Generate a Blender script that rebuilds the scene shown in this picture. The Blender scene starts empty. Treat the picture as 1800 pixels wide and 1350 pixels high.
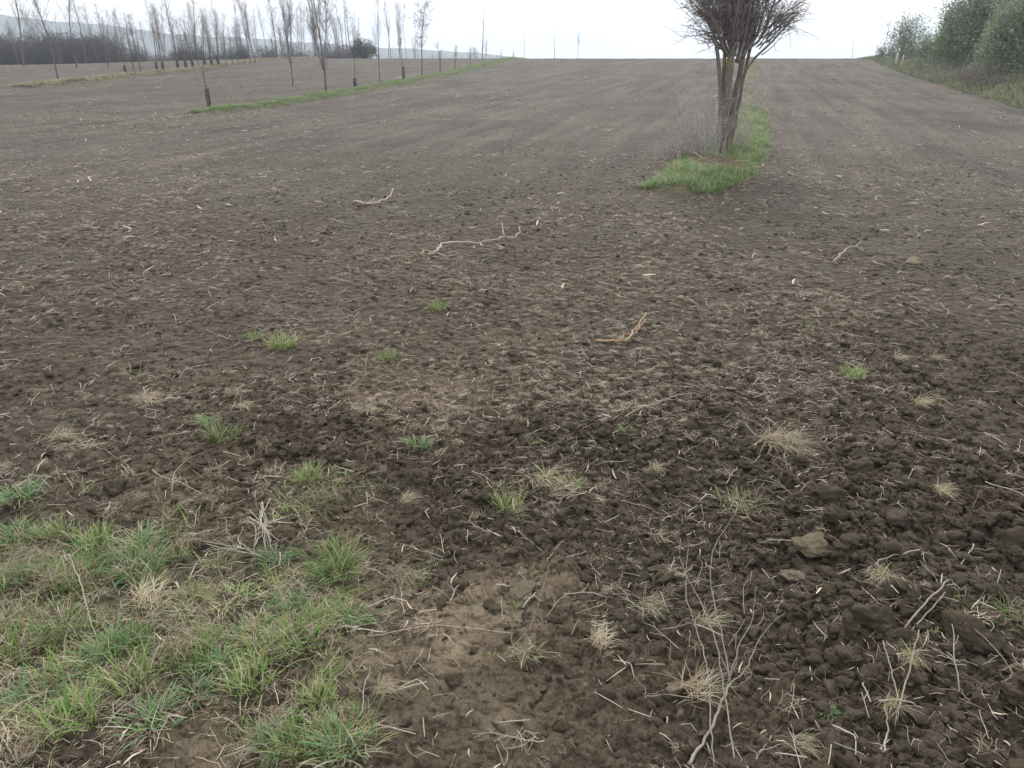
import bpy, math, random
import numpy as np

# ------------------------------------------------------------------ camera, sky, sun, exposure
sc = bpy.context.scene
C = sc.collection
R = math.radians
CAM_H = 1.55
F_PX = 1386.0                      # focal length in photo pixels (photo is 1800 x 1350)
HORIZON_V = 88.0
PITCH = math.atan((675 - HORIZON_V) / F_PX)

cam_d = bpy.data.cameras.new("camera")
cam = bpy.data.objects.new("camera", cam_d)
C.objects.link(cam)
cam_d.sensor_fit = 'HORIZONTAL'
cam_d.sensor_width = 36.0
cam_d.lens = 36.0 * F_PX / 1800.0
cam_d.clip_start = 0.05
cam_d.clip_end = 6000
cam.location = (0, 0, CAM_H)
cam.rotation_euler = (math.pi / 2 - PITCH, 0, 0)
sc.camera = cam

SUN_ELEV, SUN_AZ = R(42), R(8)     # a veiled sun ahead of the camera, behind thin cloud
world = bpy.data.worlds.new("World")
sc.world = world
world.use_nodes = True
nt = world.node_tree
nt.nodes.clear()
def N(tree, t, **kw):
    n = tree.nodes.new(t)
    for k, v in kw.items():
        setattr(n, k, v)
    return n
L = nt.links.new
wout = N(nt, 'ShaderNodeOutputWorld')
sky = N(nt, 'ShaderNodeTexSky', sky_type='NISHITA', sun_disc=False)
sky.sun_elevation = SUN_ELEV
sky.sun_rotation = SUN_AZ
sky.air_density = 1.0
sky.dust_density = 3.0
bg_sky = N(nt, 'ShaderNodeBackground')
bg_sky.inputs[1].default_value = 0.12
L(sky.outputs[0], bg_sky.inputs[0])
tc = N(nt, 'ShaderNodeTexCoord')
mp = N(nt, 'ShaderNodeMapping')
mp.inputs['Scale'].default_value = (1.0, 1.0, 3.0)
L(tc.outputs['Generated'], mp.inputs[0])
cl = N(nt, 'ShaderNodeTexNoise')
cl.inputs['Scale'].default_value = 2.2
cl.inputs['Detail'].default_value = 6
cl.inputs['Roughness'].default_value = 0.55
L(mp.outputs[0], cl.inputs['Vector'])
cr = N(nt, 'ShaderNodeValToRGB')
cr.color_ramp.elements[0].position = 0.28
cr.color_ramp.elements[0].color = (0.72, 0.82, 1.0, 1)
cr.color_ramp.elements[1].position = 0.52
cr.color_ramp.elements[1].color = (1.0, 1.0, 1.0, 1)
L(cl.outputs['Fac'], cr.inputs[0])
# cloud sheet is brighter round the veiled sun
dotn = N(nt, 'ShaderNodeVectorMath', operation='DOT_PRODUCT')
sdir = (math.sin(SUN_AZ) * math.cos(SUN_ELEV), math.cos(SUN_AZ) * math.cos(SUN_ELEV), math.sin(SUN_ELEV))
L(tc.outputs['Generated'], dotn.inputs[0])
dotn.inputs[1].default_value = sdir
mr = N(nt, 'ShaderNodeMapRange')
mr.inputs['From Min'].default_value = -1.0
mr.inputs['From Max'].default_value = 1.0
mr.inputs['To Min'].default_value = 0.70
mr.inputs['To Max'].default_value = 1.5
L(dotn.outputs['Value'], mr.inputs['Value'])
bg_cl = N(nt, 'ShaderNodeBackground')
L(cr.outputs[0], bg_cl.inputs[0])
L(mr.outputs[0], bg_cl.inputs[1])
mixs = N(nt, 'ShaderNodeMixShader')
mixs.inputs[0].default_value = 0.9
L(bg_sky.outputs[0], mixs.inputs[1])
L(bg_cl.outputs[0], mixs.inputs[2])
L(mixs.outputs[0], wout.inputs['Surface'])

sun_d = bpy.data.lights.new("sun", 'SUN')
sun_d.energy = 1.5
sun_d.angle = R(12)
sun_d.color = (1.0, 0.96, 0.9)
sun = bpy.data.objects.new("sun", sun_d)
C.objects.link(sun)
sun.rotation_euler = (math.pi / 2 - SUN_ELEV, 0, math.pi - SUN_AZ)

sc.view_settings.view_transform = 'Standard'
sc.view_settings.look = 'None'
sc.view_settings.exposure = 0.2
sc.view_settings.gamma = 1.0
sc.view_settings.use_curve_mapping = False
sc.cycles.max_bounces = 6
sc.cycles.volume_bounces = 1
sc.cycles.use_denoising = True

# ------------------------------------------------------------------ numpy noise
rng = np.random.default_rng(7)
random.seed(7)

def hsh(ix, iy, seed):
    h = (ix.astype(np.int64) * 374761393 + iy.astype(np.int64) * 668265263 + seed * 974634777) & 0xFFFFFFFF
    h = ((h ^ (h >> 13)) * 1274126177) & 0xFFFFFFFF
    h = (h ^ (h >> 16)) & 0xFFFFFFFF
    return h / 4294967295.0

def perlin(x, y, seed=0):
    ix, iy = np.floor(x), np.floor(y)
    fx, fy = x - ix, y - iy
    ux, uy = fx * fx * fx * (fx * (fx * 6 - 15) + 10), fy * fy * fy * (fy * (fy * 6 - 15) + 10)
    def g(dx, dy):
        a = hsh(ix + dx, iy + dy, seed) * 2 * np.pi
        return np.cos(a) * (fx - dx) + np.sin(a) * (fy - dy)
    a = g(0, 0) * (1 - ux) + g(1, 0) * ux
    b = g(0, 1) * (1 - ux) + g(1, 1) * ux
    return (a * (1 - uy) + b * uy) * 1.5

def fbm(x, y, seed=0, octv=4, gain=0.5):
    s, a = 0, 1.0
    for k in range(octv):
        s = s + a * perlin(x * 2 ** k + 17.3 * k, y * 2 ** k - 9.1 * k, seed + k)
        a *= gain
    return s

def worley(x, y, seed=0):
    """rounded lumps: 0 at cell joints, up to a random height at the cell point"""
    ix, iy = np.floor(x), np.floor(y)
    best = np.full(x.shape, 9.0)
    bid = np.zeros(x.shape)
    for dx in (-1, 0, 1):
        for dy in (-1, 0, 1):
            px = ix + dx + hsh(ix + dx, iy + dy, seed) * 0.9
            py = iy + dy + hsh(ix + dx, iy + dy, seed + 5) * 0.9
            d = (px - x) ** 2 + (py - y) ** 2
            m = d < best
            best = np.where(m, d, best)
            bid = np.where(m, hsh(ix + dx, iy + dy, seed + 11), bid)
    return np.sqrt(best), bid

def sstep(a, b, x):
    t = np.clip((x - a) / (b - a), 0, 1)
    return t * t * (3 - 2 * t)

# ------------------------------------------------------------------ terrain
EDGE_Y = np.array([-50, 10.0, 21.0, 30.0, 45.0, 60.0, 75.0, 140.0])
EDGE_X = np.array([12, 12.2, 13.6, 16.4, 21.0, 26.0, 31.5, 52.0])     # right-hand edge of the field
def edge_x(y):
    return np.interp(y, EDGE_Y, EDGE_X)

def base_h(x, y):
    x = np.asarray(x, float); y = np.asarray(y, float)
    w = 0.25 + 0.75 * sstep(-52, -20, x)
    z = 0.80 * sstep(18, 84, y) * w
    over = np.clip(y - 80, 0, None)
    z = z - np.where(over < 40, 0.0011 * over ** 2, 1.76 + 0.088 * (over - 40))
    z = np.maximum(z, -70)
    e = x - edge_x(y)
    z = z + 0.75 * sstep(0.0, 7.0, e) * sstep(5, 30, y) * sstep(160, 100, y)
    return z

# unit pixel ray -> ground point
SP, CP = math.sin(PITCH), math.cos(PITCH)
def ray(u, v):
    a, b = (u - 900) / F_PX, (v - 675) / F_PX
    d = np.array([a, CP - b * SP, -SP - b * CP])
    return d
def g(u, v, maxd=160):
    d = ray(u, v)
    t = 0.8
    while t < maxd:
        p = d * t
        if CAM_H + p[2] <= float(base_h(p[0], p[1])):
            break
        t += 0.01 + t * 0.004
    else:
        return None
    return np.array([p[0], p[1]])
def at_dist(u, y):                   # ground position under pixel column u at distance y ahead
    d = ray(u, HORIZON_V)
    k = y / d[1]
    return np.array([d[0] * k, y])
def slant(p):
    return p[1] * CP + (CAM_H - float(base_h(p[0], p[1]))) * SP
def px2m(p, n):                      # n photo pixels at ground point p, in metres
    return n / F_PX * slant(p)

# ground zones: (u, v, radius_m, weight)
def blobs(lst):
    out = []
    for u, v, r, w in lst:
        p = g(u, v)
        out.append((p[0], p[1], r, w))
    return out
Z_GRASS = blobs([(20, 1000, .26, 1), (80, 1150, .3, .9), (30, 1290, .22, .8), (150, 1000, .25, .9), (280, 1050, .24, 1), (350, 1150, .22, 1),
                 (240, 1160, .2, .8), (400, 1030, .2, .8), (540, 1030, .2, 1), (590, 985, .16, .8), (480, 1120, .18, .8), (560, 1180, .15, .5),
                 (330, 1250, .16, .4), (520, 1290, .14, .6), (560, 880, .2, .9), (230, 960, .2, .7), (180, 1220, .2, .7)])
Z_SMOOTH = blobs([(850, 1090, .22, .75), (770, 1140, .24, 1), (620, 1140, .14, .8), (605, 1265, .15, .8), (690, 1190, .24, 1), (650, 1260, .16, .7), (390, 1330, .18, .9), (870, 1260, .18, .8),
                  (660, 1060, .2, .6), (950, 1030, .2, .5), (320, 870, .4, .3), (760, 700, .4, .3), (1100, 1200, .2, .3), (880, 1330, .2, .4),
                  (760, 1330, .2, .3), (1330, 1220, .2, .25)])
Z_RED = blobs([(620, 700, .9, .9), (800, 640, .8, .7), (200, 650, .8, .4), (690, 800, .5, .6), (900, 1140, .3, .3), (700, 520, 1.2, .6), (950, 520, .9, .4),
               (670, 455, .9, .6), (100, 150, 6, .5), (640, 940, .4, .5), (1380, 1180, .3, .3), (1700, 880, .5, .3)])
Z_ROUGH = blobs([(1450, 950, .5, 1), (1520, 860, .6, 1), (1620, 1000, .5, 1), (1750, 870, .6, 1), (1760, 1080, .5, 1), (1350, 830, .5, .8), (1560, 760, .7, .7),
                 (1040, 770, .6, .8), (560, 780, .5, .7), (900, 830, .5, .6), (1230, 740, .5, .7), (1550, 1130, .4, .9), (1100, 980, .4, .5), (1300, 1050, .4, .6),
                 (1700, 1250, .4, .6), (1200, 1120, .3, .4), (1640, 660, .8, .6), (1000, 950, .4, .5)])
Z_STRAW = blobs([(850, 690, 1.0, .8), (1150, 640, 1.2, .6), (650, 600, 1.3, .6), (1150, 520, 1.8, 1), (1330, 480, 1.9, .8), (950, 470, 1.8, .7),
                 (150, 400, 2.6, 1), (180, 330, 3.6, 1), (120, 480, 2.0, .9), (300, 220, 4.0, 1), (200, 215, 4, 1), (950, 870, .4, .8), (420, 900, .5, .7), (250, 700, .8, .6),
                 (1290, 620, 1.0, .5), (670, 455, .7, 1), (720, 460, .6, 1), (1040, 520, .8, 1), (900, 500, 1.1, .9), (1200, 470, 1.3, .95), (1240, 560, .9, .8), (800, 560, .9, .7), (960, 600, .7, .7), (1140, 730, .3, .9), (640, 690, .5, .7), (1080, 400, 2.4, .7), (1400, 330, 3.0, .6), (1600, 280, 4, .5), (500, 640, .8, .5), (100, 820, .4, .6), (280, 1130, .3, .6),
                 (690, 1080, .25, .7), (120, 1180, .35, 1), (300, 1110, .3, .9), (200, 1020, .3, .8), (540, 1090, .25, .8), (450, 1150, .3, .8), (250, 1300, .3, .9), (60, 1330, .3, .8), (430, 1260, .25, .8), (730, 1000, .25, .6), (1650, 1150, .4, .5), (1100, 900, .4, .5), (300, 330, 2.4, .6), (80, 600, 1, .5)])
def zone(x, y, bl):
    s = np.zeros(np.shape(x))
    for bx, by, r, w in bl:
        d2 = (x - bx) ** 2 + (y - by) ** 2
        s = np.maximum(s, w * np.exp(-d2 / (r * r)))
    return s

# grass strips (ground polylines with half-width)
def poly(pts):
    return np.array([g(u, v) if v > 108 else at_dist(u, 82) for u, v in pts])
STRIP1 = np.array([g(1190, 335), g(1250, 300), g(1300, 250), g(1308, 205), at_dist(1316, 32), at_dist(1319, 45), at_dist(1318, 60), at_dist(1322, 84)])
STRIP1_W = np.array([0.40, 0.55, 0.50, 0.46, 0.42, 0.4, 0.4, 0.4])
STRIP2 = np.array([g(345, 200), g(470, 186), g(600, 164), g(720, 143), g(800, 127), at_dist(868, 68), at_dist(905, 84)])
STRIP2_W = np.array([0.3, 0.45, 0.6, 0.65, 0.7, 0.8, 0.9])
STRIP3 = np.array([g(35, 153), g(120, 145), g(230, 134), g(330, 124), at_dist(450, 72), at_dist(560, 86)])
STRIP3_W = np.array([0.5, 0.55, 0.6, 0.7, 0.8, 0.8])
def strip_w(x, y, P, W):
    best = np.full(np.shape(x), -9.0)
    for i in range(len(P) - 1):
        a, b = P[i], P[i + 1]
        ab = b - a
        t = np.clip(((x - a[0]) * ab[0] + (y - a[1]) * ab[1]) / (ab @ ab), 0, 1)
        d = np.hypot(x - a[0] - ab[0] * t, y - a[1] - ab[1] * t)
        w = W[i] + (W[i + 1] - W[i]) * t
        best = np.maximum(best, 1 - d / w)
    return best                       # >0 inside
def strips(x, y):
    wob = 0.25 * perlin(x * 1.3, y * 1.3, 91)
    s1 = strip_w(x, y, STRIP1, STRIP1_W) + wob
    s2 = strip_w(x, y, STRIP2, STRIP2_W) + wob
    s3 = strip_w(x, y, STRIP3, STRIP3_W) + wob
    return s1, s2, s3

MOUNDS = blobs([(1790, 900, .42, .10), (1720, 1130, .26, .06), (1545, 1125, .16, .04), (1480, 930, .3, .035), (1100, 770, .4, .03), (600, 770, .4, .035), (1260, 1300, .2, -.03)])
TILL = (0.27, 0.963)                 # direction in which the field was worked
def detail_h(x, y):
    r = np.hypot(x, y)
    s1, s2, s3 = strips(x, y)
    st = np.maximum(np.maximum(s1, s2), s3)
    m = sstep(0, 0.5, st)
    rough = zone(x, y, Z_ROUGH)
    smooth = np.maximum(zone(x, y, Z_SMOOTH), 0.75 * zone(x, y, Z_GRASS))
    amp = np.clip(0.55 + 0.75 * rough - 0.6 * smooth, 0.15, 1.4) * (1 - 0.7 * m)
    a_ = x * TILL[1] - y * TILL[0]
    z = 0.025 * fbm(x * 0.55, y * 0.55, 3, 3) + 0.022 * fbm(a_ * 2.4, (x * TILL[0] + y * TILL[1]) * 0.22, 8, 2)
    f1 = sstep(22, 7, r)
    z = z + f1 * 0.022 * amp * fbm(x * 5, y * 5, 21, 3)
    def lumps(sx, seed, k, fade):
        w1, i1 = worley(x * sx + 0.25 * perlin(x * sx * 1.7, y * sx * 1.7, seed + 2), y * sx + 0.25 * perlin(x * sx * 1.7 + 9, y * sx * 1.7, seed + 3), seed)
        return fade * k * amp * np.clip(1 - (w1 / 0.62) ** 2, 0, 1) ** 0.6 * (0.15 + i1 ** 1.6)
    z = z + lumps(11, 41, 0.030, sstep(16, 6, r) * (0.25 + 0.75 * np.maximum(rough, sstep(4.2, 2.8, r))))
    z = z + lumps(25, 47, 0.016, sstep(9, 4, r))
    z = z + lumps(52, 53, 0.012, sstep(5.5, 2.6, r))
    z = z + sstep(5, 2.5, r) * 0.0085 * (0.4 + amp) * fbm(x * 38, y * 38, 61, 3, 0.65)
    for mx, my, mr_, mh in MOUNDS:
        z = z + mh * np.exp(-((x - mx) ** 2 + (y - my) ** 2) / mr_ ** 2)
    z = z + 0.09 * sstep(0, 0.8, st) * (1 + 0.5 * perlin(x * 2, y * 2, 71))
    return z
def H(x, y):
    x = np.atleast_1d(np.asarray(x, float)); y = np.atleast_1d(np.asarray(y, float))
    return base_h(x, y) + detail_h(x, y)
def h1(x, y):
    return float(H(x, y)[0])

# ------------------------------------------------------------------ mesh helpers
def make_mesh(name, V, quads=None, tris=None, col=None, smooth=False, attr='col'):
    me = bpy.data.meshes.new(name)
    V = np.asarray(V, np.float32)
    q = np.zeros((0, 4), np.int32) if quads is None or len(quads) == 0 else np.asarray(quads, np.int32)
    t = np.zeros((0, 3), np.int32) if tris is None or len(tris) == 0 else np.asarray(tris, np.int32)
    me.vertices.add(len(V))
    me.vertices.foreach_set('co', V.ravel())
    me.loops.add(q.size + t.size)
    me.loops.foreach_set('vertex_index', np.concatenate([q.ravel(), t.ravel()]))
    me.polygons.add(len(q) + len(t))
    starts = np.concatenate([np.arange(len(q)) * 4, q.size + np.arange(len(t)) * 3]).astype(np.int32)
    me.polygons.foreach_set('loop_start', starts)
    if smooth:
        me.polygons.foreach_set('use_smooth', np.ones(len(starts), bool))
    if col is not None:
        a = me.attributes.new(attr, 'FLOAT_COLOR', 'POINT')
        c = np.ones((len(V), 4), np.float32)
        c[:, :np.asarray(col).shape[1]] = col
        a.data.foreach_set('color', c.ravel())
    me.update(calc_edges=True)
    return me
class MB:
    """collects ribbons, tubes and leaves into one mesh"""
    def __init__(s):
        s.V, s.Q, s.T, s.C, s.n = [], [], [], [], 0
    def add(s, V, Q=None, T=None, col=(0.5, 0.5, 0.5)):
        V = np.asarray(V, float)
        s.V.append(V)
        if Q is not None and len(Q):
            s.Q.append(np.asarray(Q) + s.n)
        if T is not None and len(T):
            s.T.append(np.asarray(T) + s.n)
        c = np.asarray(col, float)
        s.C.append(np.tile(c, (len(V), 1)) if c.ndim == 1 else c)
        s.n += len(V)
    def tube(s, P, rad, sides=5, col=(0.5, 0.5, 0.5)):
        P = np.asarray(P, float)
        n = len(P)
        rad = np.broadcast_to(np.asarray(rad, float), (n,))
        T = np.gradient(P, axis=0)
        T /= np.linalg.norm(T, axis=1, keepdims=True) + 1e-9
        ref = np.array([0.0, 0, 1]) if abs(T[:, 2]).mean() < 0.75 else np.array([1.0, 0, 0])
        A = np.cross(T, ref); A /= np.linalg.norm(A, axis=1, keepdims=True) + 1e-9
        B = np.cross(T, A)
        ang = np.arange(sides) * 2 * np.pi / sides
        V = P[:, None] + rad[:, None, None] * (np.cos(ang)[None, :, None] * A[:, None] + np.sin(ang)[None, :, None] * B[:, None])
        V = V.reshape(-1, 3)
        i = np.arange(n - 1)[:, None] * sides
        j = np.arange(sides)[None]
        k = (j + 1) % sides
        Q = np.stack([i + j, i + k, i + sides + k, i + sides + j], -1).reshape(-1, 4)
        V = np.vstack([V, P[-1:] + T[-1:] * rad[-1], P[:1]])
        tip = n * sides
        T1 = [((n - 1) * sides + a, (n - 1) * sides + (a + 1) % sides, tip) for a in range(sides)]
        T2 = [((a + 1) % sides, a, tip + 1) for a in range(sides)]
        s.add(V, Q, T1 + T2, col)
    def ribbon(s, P, side, width, col=(0.5, 0.5, 0.5), col2=None):
        P = np.asarray(P, float)
        n = len(P)
        w = np.asarray(width)[:, None] * np.asarray(side)[None]
        V = np.empty((2 * n, 3))
        V[0::2] = P - w
        V[1::2] = P + w
        i = np.arange(n - 1)[:, None] * 2
        Q = i + np.array([[0, 1, 3, 2]])
        c = np.asarray(col, float)
        if col2 is not None:
            t = np.repeat(np.linspace(0, 1, n), 2)[:, None]
            c = c[None] * (1 - t) + np.asarray(col2, float)[None] * t
        s.add(V, Q, None, c)
    def mesh(s, name, smooth=True):
        return make_mesh(name, np.vstack(s.V), np.vstack(s.Q) if s.Q else None, np.vstack(s.T) if s.T else None, np.vstack(s.C), smooth)
def link(name, me, mat=None, parent=None):
    o = bpy.data.objects.new(name, me)
    if mat is not None and me is not None and not me.materials:
        me.materials.append(mat)
    C.objects.link(o)
    if parent is not None:
        o.parent = parent
    return o
def tag(o, label=None, cat=None, group=None, kind=None):
    if label: o['label'] = label
    if cat: o['category'] = cat
    if group: o['group'] = group
    if kind: o['kind'] = kind
    return o

# ------------------------------------------------------------------ materials
def new_mat(name):
    m = bpy.data.materials.new(name)
    m.use_nodes = True
    t = m.node_tree
    b = t.nodes['Principled BSDF']
    return m, t, b
def mixc(t, fac, a, b, blend='MIX'):
    n = N(t, 'ShaderNodeMix', data_type='RGBA', blend_type=blend)
    for sock, val in ((n.inputs['Factor'], fac), (n.inputs['A'], a), (n.inputs['B'], b)):
        if hasattr(val, 'is_output'):
            t.links.new(val, sock)
        elif isinstance(val, (int, float)):
            sock.default_value = val
        else:
            sock.default_value = (*val, 1)
    return n.outputs['Result']
def noise(t, vec, scale, detail=4, rough=0.55):
    n = N(t, 'ShaderNodeTexNoise')
    n.inputs['Scale'].default_value = scale
    n.inputs['Detail'].default_value = detail
    n.inputs['Roughness'].default_value = rough
    if vec is not None:
        t.links.new(vec, n.inputs['Vector'])
    return n.outputs['Fac']
def ramp(t, fac, p0, p1, c0=(0, 0, 0), c1=(1, 1, 1)):
    n = N(t, 'ShaderNodeValToRGB')
    n.color_ramp.elements[0].position, n.color_ramp.elements[1].position = p0, p1
    n.color_ramp.elements[0].color, n.color_ramp.elements[1].color = (*c0, 1), (*c1, 1)
    t.links.new(fac, n.inputs[0])
    return n.outputs[0]
SOIL_DARK, SOIL_MID, SOIL_DRY = (0.042, 0.032, 0.021), (0.083, 0.064, 0.043), (0.13, 0.109, 0.084)

def soil_material():
    m, t, b = new_mat("soil")
    geo = N(t, 'ShaderNodeNewGeometry')
    pos = geo.outputs['Position']
    za = N(t, 'ShaderNodeAttribute', attribute_name='zone')
    sep = N(t, 'ShaderNodeSeparateColor')
    t.links.new(za.outputs['Color'], sep.inputs[0])
    tan_, red_, dry_glare = sep.outputs[0], sep.outputs[1], sep.outputs[2]
    grs = za.outputs['Alpha']
    n1 = noise(t, pos, 0.9, 6)
    n2 = noise(t, pos, 14, 6, 0.65)
    n3 = noise(t, pos, 90, 4, 0.6)
    base = mixc(t, ramp(t, n2, 0.36, 0.66), SOIL_DARK, SOIL_MID)
    base = mixc(t, ramp(t, n1, 0.35, 0.7), base, mixc(t, 0.5, base, SOIL_MID))
    dry_glare_c = mixc(t, ramp(t, n2, 0.3, 0.7), (0.075, 0.063, 0.050), (0.142, 0.122, 0.099))  # far soil tone: drier tilth, with lens glare put into the colour
    base = mixc(t, dry_glare, base, dry_glare_c)
    # harrow lines: streaks of drier and damper tilth along the working direction
    hm = N(t, 'ShaderNodeMapping', vector_type='TEXTURE')
    hm.inputs['Rotation'].default_value = (0, 0, -math.atan2(TILL[0], TILL[1]))
    hm.inputs['Scale'].default_value = (0.45, 9.0, 1.0)
    t.links.new(pos, hm.inputs[0])
    streak = ramp(t, noise(t, hm.outputs[0], 1.0, 4, 0.6), 0.36, 0.64)
    patch = ramp(t, noise(t, pos, 0.30, 6, 0.62), 0.40, 0.60)
    hs = N(t, 'ShaderNodeMix', data_type='RGBA', blend_type='MULTIPLY')
    t.links.new(dry_glare, hs.inputs['Factor'])
    t.links.new(base, hs.inputs['A'])
    t.links.new(mixc(t, streak, mixc(t, patch, (0.54, 0.525, 0.51), (0.84, 0.83, 0.82)), mixc(t, patch, (1.02, 1.0, 0.98), (1.38, 1.36, 1.33))), hs.inputs['B'])
    base = hs.outputs['Result']
    base = mixc(t, red_, base, mixc(t, ramp(t, n2, 0.3, 0.7), (0.070, 0.046, 0.030), (0.135, 0.092, 0.062)))
    base = mixc(t, tan_, base, mixc(t, ramp(t, n2, 0.3, 0.7), (0.13, 0.098, 0.062), (0.235, 0.183, 0.122)))
    base = mixc(t, grs, base, mixc(t, ramp(t, n2, 0.3, 0.7), (0.07, 0.08, 0.035), (0.13, 0.115, 0.062)))
    base = mixc(t, 0.55, base, ramp(t, n3, 0.2, 0.8, (0.35, 0.35, 0.35), (0.68, 0.68, 0.68)), 'OVERLAY')
    t.links.new(base, b.inputs['Base Color'])
    b.inputs['Roughness'].default_value = 0.85
    b.inputs['Specular IOR Level'].default_value = 0.25
    # crumb relief
    v = N(t, 'ShaderNodeTexVoronoi')
    v.inputs['Scale'].default_value = 16
    t.links.new(pos, v.inputs['Vector'])
    v2 = N(t, 'ShaderNodeTexVoronoi')
    v2.inputs['Scale'].default_value = 45
    t.links.new(pos, v2.inputs['Vector'])
    bp = N(t, 'ShaderNodeBump', invert=True)
    bp.inputs['Strength'].default_value = 0.9
    bp.inputs['Distance'].default_value = 0.05
    t.links.new(v.outputs['Distance'], bp.inputs['Height'])
    bp2 = N(t, 'ShaderNodeBump', invert=True)
    bp2.inputs['Strength'].default_value = 0.6
    bp2.inputs['Distance'].default_value = 0.012
    t.links.new(v2.outputs['Distance'], bp2.inputs['Height'])
    t.links.new(bp.outputs[0], bp2.inputs['Normal'])
    bp3 = N(t, 'ShaderNodeBump')
    bp3.inputs['Strength'].default_value = 0.6
    bp3.inputs['Distance'].default_value = 0.006
    t.links.new(n3, bp3.inputs['Height'])
    t.links.new(bp2.outputs[0], bp3.inputs['Normal'])
    t.links.new(bp3.outputs[0], b.inputs['Normal'])
    return m
def clod_material(name, c0, c1, instanced=False):
    m, t, b = new_mat(name)
    oi = N(t, 'ShaderNodeObjectInfo')
    geo = N(t, 'ShaderNodeNewGeometry')
    n2 = noise(t, geo.outputs['Position'], 30, 6, 0.65)
    n3 = noise(t, geo.outputs['Position'], 120, 4, 0.6)
    base = mixc(t, ramp(t, n2, 0.3, 0.7), c0, c1)
    base = mixc(t, oi.outputs['Random'], base, mixc(t, 0.3, base, SOIL_DRY))
    if instanced:
        da = N(t, 'ShaderNodeAttribute', attribute_name='dry', attribute_type='INSTANCER')  # dry also carries the glare painted into far crumbs
        base = mixc(t, da.outputs['Fac'], base, mixc(t, ramp(t, n2, 0.3, 0.7), (0.075, 0.063, 0.050), (0.142, 0.122, 0.099)))
    base = mixc(t, 0.5, base, ramp(t, n3, 0.2, 0.8, (0.35, 0.35, 0.35), (0.68, 0.68, 0.68)), 'OVERLAY')
    t.links.new(base, b.inputs['Base Color'])
    b.inputs['Roughness'].default_value = 0.9
    b.inputs['Specular IOR Level'].default_value = 0.2
    bp = N(t, 'ShaderNodeBump')
    bp.inputs['Strength'].default_value = 0.7
    bp.inputs['Distance'].default_value = 0.01
    t.links.new(n2, bp.inputs['Height'])
    bp2 = N(t, 'ShaderNodeBump')
    bp2.inputs['Strength'].default_value = 0.6
    bp2.inputs['Distance'].default_value = 0.004
    t.links.new(n3, bp2.inputs['Height'])
    t.links.new(bp.outputs[0], bp2.inputs['Normal'])
    t.links.new(bp2.outputs[0], b.inputs['Normal'])
    return m
def plant_material(name, trans=0.25, vary=0.35, rough=0.6):
    m, t, b = new_mat(name)
    at = N(t, 'ShaderNodeAttribute', attribute_name='col')
    oi = N(t, 'ShaderNodeObjectInfo')
    k = N(t, 'ShaderNodeMapRange')
    k.inputs['To Min'].default_value = 1 - vary
    k.inputs['To Max'].default_value = 1 + vary
    t.links.new(oi.outputs['Random'], k.inputs['Value'])
    geo = N(t, 'ShaderNodeNewGeometry')
    n2 = noise(t, geo.outputs['Position'], 60, 3)
    c = N(t, 'ShaderNodeVectorMath', operation='SCALE')
    t.links.new(at.outputs['Color'], c.inputs[0])
    t.links.new(k.outputs[0], c.inputs['Scale'])
    c2 = mixc(t, 0.5, c.outputs[0], ramp(t, n2, 0.25, 0.75, (0.3, 0.3, 0.3), (0.7, 0.7, 0.7)), 'OVERLAY')
    t.links.new(c2, b.inputs['Base Color'])
    b.inputs['Roughness'].default_value = rough
    b.inputs['Specular IOR Level'].default_value = 0.3
    if trans > 0:
        tr = N(t, 'ShaderNodeBsdfTranslucent')
        t.links.new(c2, tr.inputs['Color'])
        mx = N(t, 'ShaderNodeMixShader')
        mx.inputs[0].default_value = trans
        t.links.new(b.outputs[0], mx.inputs[1])
        t.links.new(tr.outputs[0], mx.inputs[2])
        t.links.new(mx.outputs[0], t.nodes['Material Output'].inputs['Surface'])
    return m
def bark_material(name, c0, c1, moss=None):
    m, t, b = new_mat(name)
    tcn = N(t, 'ShaderNodeTexCoord')
    mpn = N(t, 'ShaderNodeMapping')
    mpn.inputs['Scale'].default_value = (1, 1, 0.18)
    t.links.new(tcn.outputs['Object'], mpn.inputs[0])
    n = noise(t, mpn.outputs[0], 40, 6, 0.65)
    c = mixc(t, ramp(t, n, 0.35, 0.65), c0, c1)
    if moss:
        n2 = noise(t, tcn.outputs['Object'], 2.6, 4)
        c = mixc(t, ramp(t, n2, 0.55, 0.66), c, moss)
    t.links.new(c, b.inputs['Base Color'])
    b.inputs['Roughness'].default_value = 0.9
    b.inputs['Specular IOR Level'].default_value = 0.2
    bp = N(t, 'ShaderNodeBump')
    bp.inputs['Strength'].default_value = 0.8
    bp.inputs['Distance'].default_value = 0.02
    t.links.new(n, bp.inputs['Height'])
    t.links.new(bp.outputs[0], b.inputs['Normal'])
    return m
M_SOIL = soil_material()
M_CLOD = clod_material("clod_soil", (0.036, 0.027, 0.018), (0.080, 0.062, 0.042))
M_CRUMB = clod_material("crumb_soil", (0.036, 0.027, 0.018), (0.080, 0.062, 0.042), True)
M_CLODP = clod_material("clod_pale_soil", (0.11, 0.088, 0.057), (0.19, 0.153, 0.104))
M_GRASS = plant_material("grass_blade", 0.3, 0.25)
M_STRAW = plant_material("straw", 0.1, 0.3, 0.7)
M_WOOD = plant_material("dry_wood", 0.0, 0.2, 0.8)
M_LEAF = plant_material("leaf", 0.3, 0.2)
M_BARK = bark_material("bark_grey", (0.12, 0.10, 0.088), (0.23, 0.20, 0.175))
M_BARKM = bark_material("bark_with_lichen", (0.12, 0.105, 0.09), (0.32, 0.285, 0.25), (0.30, 0.27, 0.11))
M_TWIG = bark_material("twig_bark", (0.24, 0.21, 0.20), (0.40, 0.36, 0.345))
M_GUARD = bark_material("weathered_guard", (0.07, 0.075, 0.08), (0.12, 0.125, 0.13))
M_HILL, _t, _b = new_mat("wooded_hill")
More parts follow.
